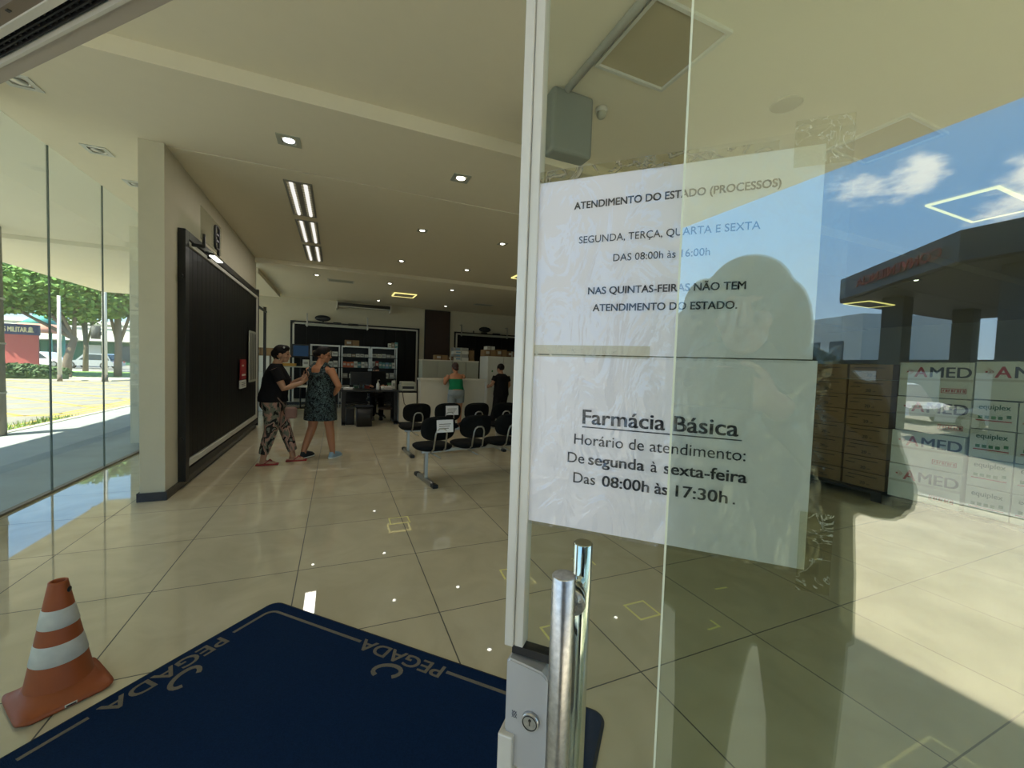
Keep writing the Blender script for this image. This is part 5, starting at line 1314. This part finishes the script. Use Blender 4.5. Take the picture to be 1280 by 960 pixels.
pos = ['nearest the big cartons', 'second from the big cartons', 'third from the big cartons', 'fourth from the big cartons']
for j in range(4):
    for k in range(4):
        small_carton(5.91+.008*((j+k) % 2), 1.955-j*.31, .122+k*.29, 'smaller white carton with green print, %s of the column %s' % (cn_[k], pos[j]))
br_t = None
def brown_carton(x, y, z, label, w_, h_=.188):
    global br_t
    r = empty('brown_carton', (x, y, z), 0, label, 'carton', 'brown cartons on the pallet')
    MB().box((0, -w_, 0), (.38, 0, h_-.005), .004, 1).build('box_body', MT['card'], r)
    if br_t is None:
        a = text_mesh('printed_figure', [('20', .052, .215, .035, 'CENTER', True, 1.1), ('un', .03, .275, .035, 'CENTER', True, 1.0)], MT['brown_ink'], None, MX(-.003, 0, 0), .001)
        g = MB(); g.box((-.004, -.36, .135), (-.002, -.06, .143)).box((-.004, -.13, .09), (-.002, -.03, .098)); b = g.build('printed_lines', MT['brown_ink'])
        br_t = (a, b)
        for o in br_t: o.parent = r
    else:
        for o in br_t:
            c = o.copy(); COL.objects.link(c); c.parent = r
od8 = ['lowest', 'second', 'third', 'fourth', 'fifth', 'sixth', 'seventh', 'topmost']
for j, (y, w_, t) in enumerate(((3.08, .44, 'column touching the white cartons'), (3.54, .44, 'second column from the white cartons'), (4.0, .44, 'third column from the white cartons'))):
    for k in range(8):
        brown_carton(5.95+rnd.uniform(0, .012)-.04*j*.0, y+rnd.uniform(-.004, .004), .122+k*.189, 'brown carton, %s from the pallet in the %s' % (od8[k], t), w_)

# ------------------------------------------------------------------ street on the left
def at(x, y, z): return Vector((x, y, z))
# yellow box junction hatching
lines = []
g = MB(); bx0, bx1, by0, by1 = -16.5, -6.4, 13.5, 31.0
def ln(a, b, wd=.14):
    a = V(*a, 0); b = V(*b, 0); t = (b-a).normalized(); n_ = V(-t.y, t.x, 0)*wd/2
    vs = [g.bm.verts.new(p+V(0, 0, -.1195)) for p in (a-n_, b-n_, b+n_, a+n_)]; g.bm.faces.new(vs)
for k in range(-8, 12):
    # slope +1 and -1 lines clipped to the box
    for sgn in (1, -1):
        c = k*2.4; pts = []
        for x in (bx0, bx1):
            y = by0+sgn*(x-bx0)+c
            if by0 <= y <= by1: pts.append((x, y))
        for y in (by0, by1):
            x = bx0+sgn*(y-by0-c)
            if bx0 < x < bx1: pts.append((x, y))
        if len(pts) >= 2: ln(pts[0], pts[1])
ln((bx0, by0), (bx0, by1)); ln((bx1, by0), (bx1, by1)); ln((bx0, by0), (bx1, by0)); ln((bx0, by1), (bx1, by1)); ln((-5.9, 8), (-5.9, 34), .12); ln((-6.15, 8), (-6.15, 34), .12)
struct(g.build('road_marking', MT['yellow_paint']))
g = MB()
for k in range(420):
    x, y = -5.75+rnd.uniform(-.35, .3), rnd.uniform(10.6, 12.9); h_ = rnd.uniform(.05, .16); a = rnd.uniform(0, PI); d = V(math.cos(a), math.sin(a), 0)*.012
    p = V(x, y, -.12); vs = [g.bm.verts.new(q) for q in (p-d, p+d, p+V(rnd.uniform(-.05, .05), rnd.uniform(-.05, .05), h_))]; g.bm.faces.new(vs)
tag(g.build('grass_tuft', MT['grass']), 'thin strip of grass growing along the kerb', 'grass', kind='stuff')
# utility pole by the kerb, its bands
r = empty('utility_pole', (-5.34, 9.72, -.012), 0, 'weathered grey utility pole on the kerb at the left edge', 'pole')
g = MB(); g.tube([(0, 0, 0), (0, 0, 7.5)], [.17, .12], 14); g.build('pole_shaft', MT['pole_wood'], r)
for z in (.72, 1.55, 2.3):
    g = MB(); g.tube([(0, 0, z), (0, 0, z+.03)], [.176, .175], 14); g.build('metal_band', MT['pole_conc'], r)
def post(x, y, z0, h_, rad, label, arm=False, tr=False):
    r = empty('utility_pole', (x, y, z0), 0, label, 'pole'); g = MB(); g.tube([(0, 0, 0), (0, 0, h_)], [rad, rad*.75], 12); g.build('pole_shaft', MT['pole_conc'], r)
    if tr:
        g = MB(); g.cyl((-.36, 0, 2.3), (-.36, 0, 3.0), .19).box((-.25, -.05, 2.5), (0, .05, 2.7)); g.build('transformer', MT['col_grey'], r)
    if arm:
        g = MB(); g.box((-.6, -.05, h_-.3), (.6, .05, h_-.2)); g.build('cross_arm', MT['bark'], r)
    g = MB(); g.tube([(0, 0, 0), (0, 0, .35)], [rad*1.15, rad*1.1], 12); g.build('pole_foot', MT['bark'], r)
post(-13.35, 28.95, -.12, 4.45, .09, 'slim white concrete pole on the far kerb in front of the leaning tree')
post(-11.65, 29.2, -.12, 7.4, .12, 'tall white concrete pole with transformer beside the dark tree trunk', True, True)
def leaves(g, c, rad, n, size, seed):
    q = random.Random(seed)
    for _ in range(n):
        while True:
            p = V(q.uniform(-1, 1), q.uniform(-1, 1), q.uniform(-1, 1))
            if .2 < p.length < 1: break
        p = V(p.x*rad[0], p.y*rad[1], p.z*rad[2])+V(*c)
        a = V(q.gauss(0, 1), q.gauss(0, 1), q.gauss(0, .6)).normalized(); b = a.orthogonal().normalized(); s_ = size*q.uniform(.6, 1.3)
        vs = [g.bm.verts.new(p+x) for x in (-a*s_*.6, b*s_*.32, a*s_*.6, -b*s_*.32)]
        g.bm.faces.new(vs)
def tree(x, y, trunk, crowns, label, m, n=1500, size=.42, seed=1, rad=.22):
    r = empty('street_tree', (x, y, -.1), 0, label, 'tree')
    g = MB(); g.tube(trunk, [rad*(1-.12*i) for i in range(len(trunk))], 10); tk = g.build('trunk', MT['bark'], r)
    for c in crowns:
        g = MB(); t0 = V(*trunk[-1]); g.tube([V(*trunk[-2]), t0.lerp(V(*c[0]), .5)+V(0, 0, -.2), V(*c[0])], [rad*.5, rad*.35, rad*.12], 7); g.build('branch', MT['bark'], r)
    g = MB()
    for k, c in enumerate(crowns): leaves(g, c[0], c[1], n, size, seed*10+k)
    g.build('crown', m, r)
tree(-14.6, 32.3, [(0, 0, 0), (.05, 0, 1.1), (.35, 0, 2.3), (-.3, .1, 3.2)], [((-1.7, .3, 5.2), (2.3, 2.2, 1.7)), ((.9, .3, 5.0), (2.2, 2, 1.6)), ((-.4, 0, 5.3), (2.4, 2, 1.2)), ((-3.6, 0.3, 4.6), (1.7, 1.6, 1.2))], 'leaning street tree with pale green crown between the red wall and the silver car', MT['leaf_green'], 2600, .26, 3)
tree(-18.2, 42.7, [(0, 0, 0), (.05, 0, 2), (0, 0, 4.2)], [((-.5, 0, 5.2), (2.4, 2, 1.6)), ((1.4, 0, 5.8), (2.4, 2, 1.6))], 'slender street tree behind the silver car', MT['leaf_green'], 2000, .30, 5, .17)
tree(-12.9, 33.9, [(0, 0, 0), (.05, 0, 2), (.0, 0, 4.6)], [((.3, 0, 5.2), (1.9, 1.8, 1.3)), ((1.5, .5, 5.4), (1.9, 1.8, 1.2)), ((-1.2, .4, 5.4), (1.9, 1.7, 1.2))], 'dark trunked street tree behind the tall white pole', MT['leaf_dark'], 2200, .27, 7, .2)
tree(-20.5, 34.8, [(0, 0, 0), (0, 0, 2), (.1, 0, 4)], [((0, 0, 5.0), (3, 2.5, 1.6)), ((2.4, -.6, 5.2), (2, 2, 1.5)), ((1.2, 0, 5.4), (3, 2.4, 1.3))], 'broad street tree behind the red wall at the left edge', MT['leaf_green'], 2400, .28, 9, .3)
g = MB(); q = random.Random(5)
leaves(g, (-15.6, 30.1, .32), (2.3, .55, .42), 2600, .17, 21)
hg = empty('hedge', (0, 0, 0), 0, 'low green hedge in front of the red wall across the road', 'hedge')
g.build('hedge_leaves', MT['leaf_dark'], hg)
MB().box((-17.6, 29.8, -.1), (-13.6, 30.4, .3), .1).build('hedge_core', MT['leaf_dark'], hg)
# red wall with its sign
rw = empty('sign_wall', (-16.16, 33.05, -.12), R(16), 'red street wall topped by a navy sign board with pale yellow capitals', 'sign')
MB().box((-7, 0, 0), (0, .25, 2.45)).build('wall_face', MT['red_wall'], rw)
MB().box((-7.0, -.05, 2.45), (.05, .30, 3.05), .01).build('sign_board', MT['navy'], rw)
text_mesh('sign_lettering', [('BOMBEIROS MILITAR', .40, -.42, .155, 'RIGHT', True, .50)], MT['sign_yellow'], rw, Matrix.Translation((0, -.055, 2.45)) @ Matrix.Rotation(R(90), 4, 'X'), .01)
g = MB(); g.tube([(-.27, -.06, 2.60), (-.27, -.06, 2.72)], [.15, .10], 5); g.ell((-.27, -.06, 2.80), (.09, .03, .12)); g.build('sign_emblem', MT['sign_yellow'], rw)
# spire kiosk, shops, cars
kp = empty('kiosk', (-27.6, 57.2, -.1), 0, 'small kiosk with teal pointed spire roof behind the red wall', 'kiosk')
g = MB(); g.loft([((0, 0, 3.4), 2.6, 2.6), ((0, 0, 4.2), 1.7, 1.7)], 8, caps=True); g.build('salmon_eaves', MT['salmon'], kp)
g = MB(); g.loft([((0, 0, 4.2), 1.7, 1.7), ((0, 0, 4.9), .75, .75), ((0, 0, 6.2), .3, .3), ((0, 0, 7.4), .04, .04)], 8); g.build('spire_roof', MT['teal'], kp)
for k in range(4):
    a = PI/4+k*PI/2; g = MB(); g.cyl((1.5*math.cos(a), 1.5*math.sin(a), 0), (1.5*math.cos(a), 1.5*math.sin(a), 3.5), .12); g.build('post', MT['teal'], kp)
sh = empty('shop_building', (-36, 72, -.1), R(-12), 'long pale shop building with green shopfronts across the street', 'building')
MB().box((-8, 0, 0), (22, 9, 5.2)).build('building_body', MT['bld'], sh)
MB().box((-8.2, -1.8, 3.0), (22.2, 0, 3.45)).build('awning', MT['bld'], sh)
MB().box((-8, -.1, 0), (22, .02, 2.9)).build('green_shopfront', MT['bld_green'], sh)
for k in range(9):
    f = MB().box((-7.2+k*3.3, -.16, .5), (-5.4+k*3.3, -.1, 2.5)).build('shop_window', MT['bld'] if k % 3 == 1 else MT['car_glass'], sh)
for k in range(3): MB().box((-8, -1.75, 3.75+k*.45), (22, -1.68, 3.9+k*.45)).build('balcony_rail', MT['white_trim'], sh)
MB().box((-8.4, -.6, 5.2), (22.4, 9.4, 5.6)).build('roof_slab', MT['bld'], sh)
def car(x, y, z, rz, paint, label, L_=4.1, W_=1.7, H_=1.45):
    r = empty('parked_car', (x, y, z), rz, label, 'car')
    g = MB(); prof = [(-.5, .28), (-.5, .62), (-.47, .70), (-.30, .74), (.28, .76), (.42, .66), (.49, .55), (.5, .28)]
    def ext(pr, hw, g, taper=0):
        a = [g.bm.verts.new((p[0]*L_, -hw, p[1])) for p in pr]; b = [g.bm.verts.new((p[0]*L_, hw, p[1])) for p in pr]; n = len(pr)
        for i in range(n): g.bm.faces.new((a[i], a[(i+1) % n], b[(i+1) % n], b[i]))
        g.bm.faces.new(a); g.bm.faces.new(list(reversed(b)))
    ext(prof, W_/2, g); ext([(-.44, .72), (-.36, H_-.06), (-.30, H_), (.02, H_), (.09, H_-.06), (.25, .74)], W_/2-.1, g); g.build('car_body', paint, r)
    g = MB(); ext([(-.405, .82), (-.345, H_-.12), (.02, H_-.10), (.18, .82)], W_/2-.085, g); ext([(-.445, .84), (-.372, H_-.10), (.095, H_-.10), (.205, .84)], W_/2-.22, g); g.build('car_windows', MT['car_glass'], r)
    for sx_ in (-.31, .31):
        for sy_ in (-1, 1):
            g = MB(); g.cyl((sx_*L_, sy_*(W_/2-.2), .31), (sx_*L_, sy_*(W_/2+.01), .31), .31, n=18); wl = g.build('wheel', MT['tyre'], r)
            g = MB(); g.cyl((sx_*L_, sy_*(W_/2+.0), .31), (sx_*L_, sy_*(W_/2+.02), .31), .19, n=12); g.build('hubcap', MT['tube'], wl)
    for sy_ in (-.6, .6): MB().box((.49*L_-.02, sy_-.16, .56), (.5*L_+.01, sy_+.16, .68), .02).build('headlamp', MT['carton'], r)
    for sy_ in (-.65, .65): MB().box((-.5*L_-.01, sy_-.12, .6), (-.5*L_+.02, sy_+.12, .78), .02).build('tail_lamp', MT['logo_red'], r)
car(-25.6, 53.4, -.1, R(-12), MT['car_white'], 'white car parked across the road just right of the red wall')
car(-21.6, 52.2, -.1, R(170), MT['car_silver'], 'silver hatchback parked across the road behind the white pole')
vn = empty('van', (-13.6, 42.0, -.1), R(20), 'pale blue van at the far right of the view through the left glazing', 'van')
g = MB(); g.box((-1.2, -.95, .45), (3.6, .95, 2.35), .15, 3); g.build('van_body', MT['van_blue'], vn)
g = MB(); g.box((-1.215, -.8, 1.25), (-1.15, .8, 2.1), .03).box((-1.0, -.965, 1.3), (.2, .965, 2.05), .03); g.build('windscreen', MT['car_glass'], vn)
for sx_ in (-.5, 2.7):
    for sy_ in (-1, 1): g = MB(); g.cyl((sx_, sy_*.72, .38), (sx_, sy_*.97, .38), .38); g.build('wheel', MT['tyre'], vn)

# ------------------------------------------------------------------ what the glass mirrors: forecourt opposite the entrance
fc = empty('forecourt_canopy', (0, 0, 0), 0, 'dark flat forecourt canopy on grey columns opposite, mirrored in the fixed glass', 'canopy')
P = [(9, -12.0), (-3.95, -12.0), (-8.0, -15.2), (-8.4, -16.0), (-8.4, -24), (9, -24)]
MB().prism(list(reversed(P)), 4.12, 4.80).build('fascia', MT['fascia'], fc)
Pi = [(8.8, -12.2), (-3.9, -12.2), (-7.8, -15.3), (-8.2, -16.0), (-8.2, -23.8), (8.8, -23.8)]
MB().prism(list(reversed(Pi)), 4.08, 4.12).build('soffit', MT['col_grey'], fc)
d_ = V(-8.0+3.95, -15.2+12.0, 0).normalized()
text_mesh('fascia_lettering', [('CONVENIENCIA', .36, 0, 0, 'LEFT', True, 1.35)], MT['fascia_red'], fc, frame_mx(V(-4.3, -12.24, 4.32)+V(.0, .06, 0), (d_.x, d_.y, 0), (0, 0, 1)), .02)
for x, y in ((-3.3, -13.2), (-6.7, -15.9), (.4, -13.2), (4.4, -13.2), (-6.7, -20.5), (-2.0, -20.5), (3.0, -20.5)):
    MB().box((x-.28, y-.28, -.12), (x+.28, y+.28, 4.10), .01).build('column', MT['col_grey'], fc)
fp = empty('fuel_pump', (-2.6, -15.6, -.12), R(40), 'white forecourt pump under the dark canopy opposite', 'pump')
MB().box((-.45, -.3, 0), (.45, .3, 1.5), .04).build('pump_body', MT['car_white'], fp); MB().box((-.35, -.31, .9), (.35, .31, 1.35), .01).build('display', MT['car_glass'], fp); MB().box((-.5, -.34, 1.5), (.5, .34, 1.8), .03).build('pump_top', MT['logo_red'], fp)
ks = empty('kiosk_shop', (-5.5, -26.5, -.12), R(0), 'low pale shop block behind the forecourt canopy opposite', 'building')
MB().box((-9, -4, 0), (2, 0, 2.4)).build('block', MT['col_grey'], ks); MB().box((-9.2, -4.2, 2.4), (2.2, .2, 2.6)).build('roof_edge', MT['fascia'], ks)
for k in range(4): MB().box((-8.4+k*2.6, 0, .4), (-6.6+k*2.6, .06, 2.0)).build('shop_window', MT['bld'], ks)
car(-8.6, -20.2, -.12, R(30), MT['car_white'], 'white car on the forecourt opposite, mirrored beside the white cartons')
car(-4.3, -18.4, -.12, R(165), MT['car_white'], 'second white car on the forecourt opposite, mirrored over the small cartons')
car(.6, -17.0, -.12, R(10), MT['car_silver'], 'silver car under the forecourt canopy opposite')
tree(-15.5, -21, [(0, 0, 0), (0, 0, 1), (.2, 0, 1.5)], [((0, 0, 2.0), (2.2, 2, .9)), ((1.2, 0, 2.4), (2, 2, .9))], 'dark tree beyond the forecourt opposite', MT['leaf_dark'], 700, .5, 12)
tree(-22, -16, [(0, 0, 0), (0, 0, 1.0), (.2, 0, 1.6)], [((0, 0, 2.0), (2.6, 2, .9))], 'low dark tree left of the forecourt opposite', MT['leaf_dark'], 700, .5, 13)
fb = empty('far_building', (-20, -38, -.12), R(20), 'distant pale block on the skyline left of the forecourt', 'building')
MB().box((-6, -4, 0), (6, 4, 6)).build('block', MT['bld'], fb)
for k in range(5): MB().box((-5+k*2.1, 4, 2.2), (-3.8+k*2.1, 4.05, 4.2)).build('pane', MT['car_glass'], fb)
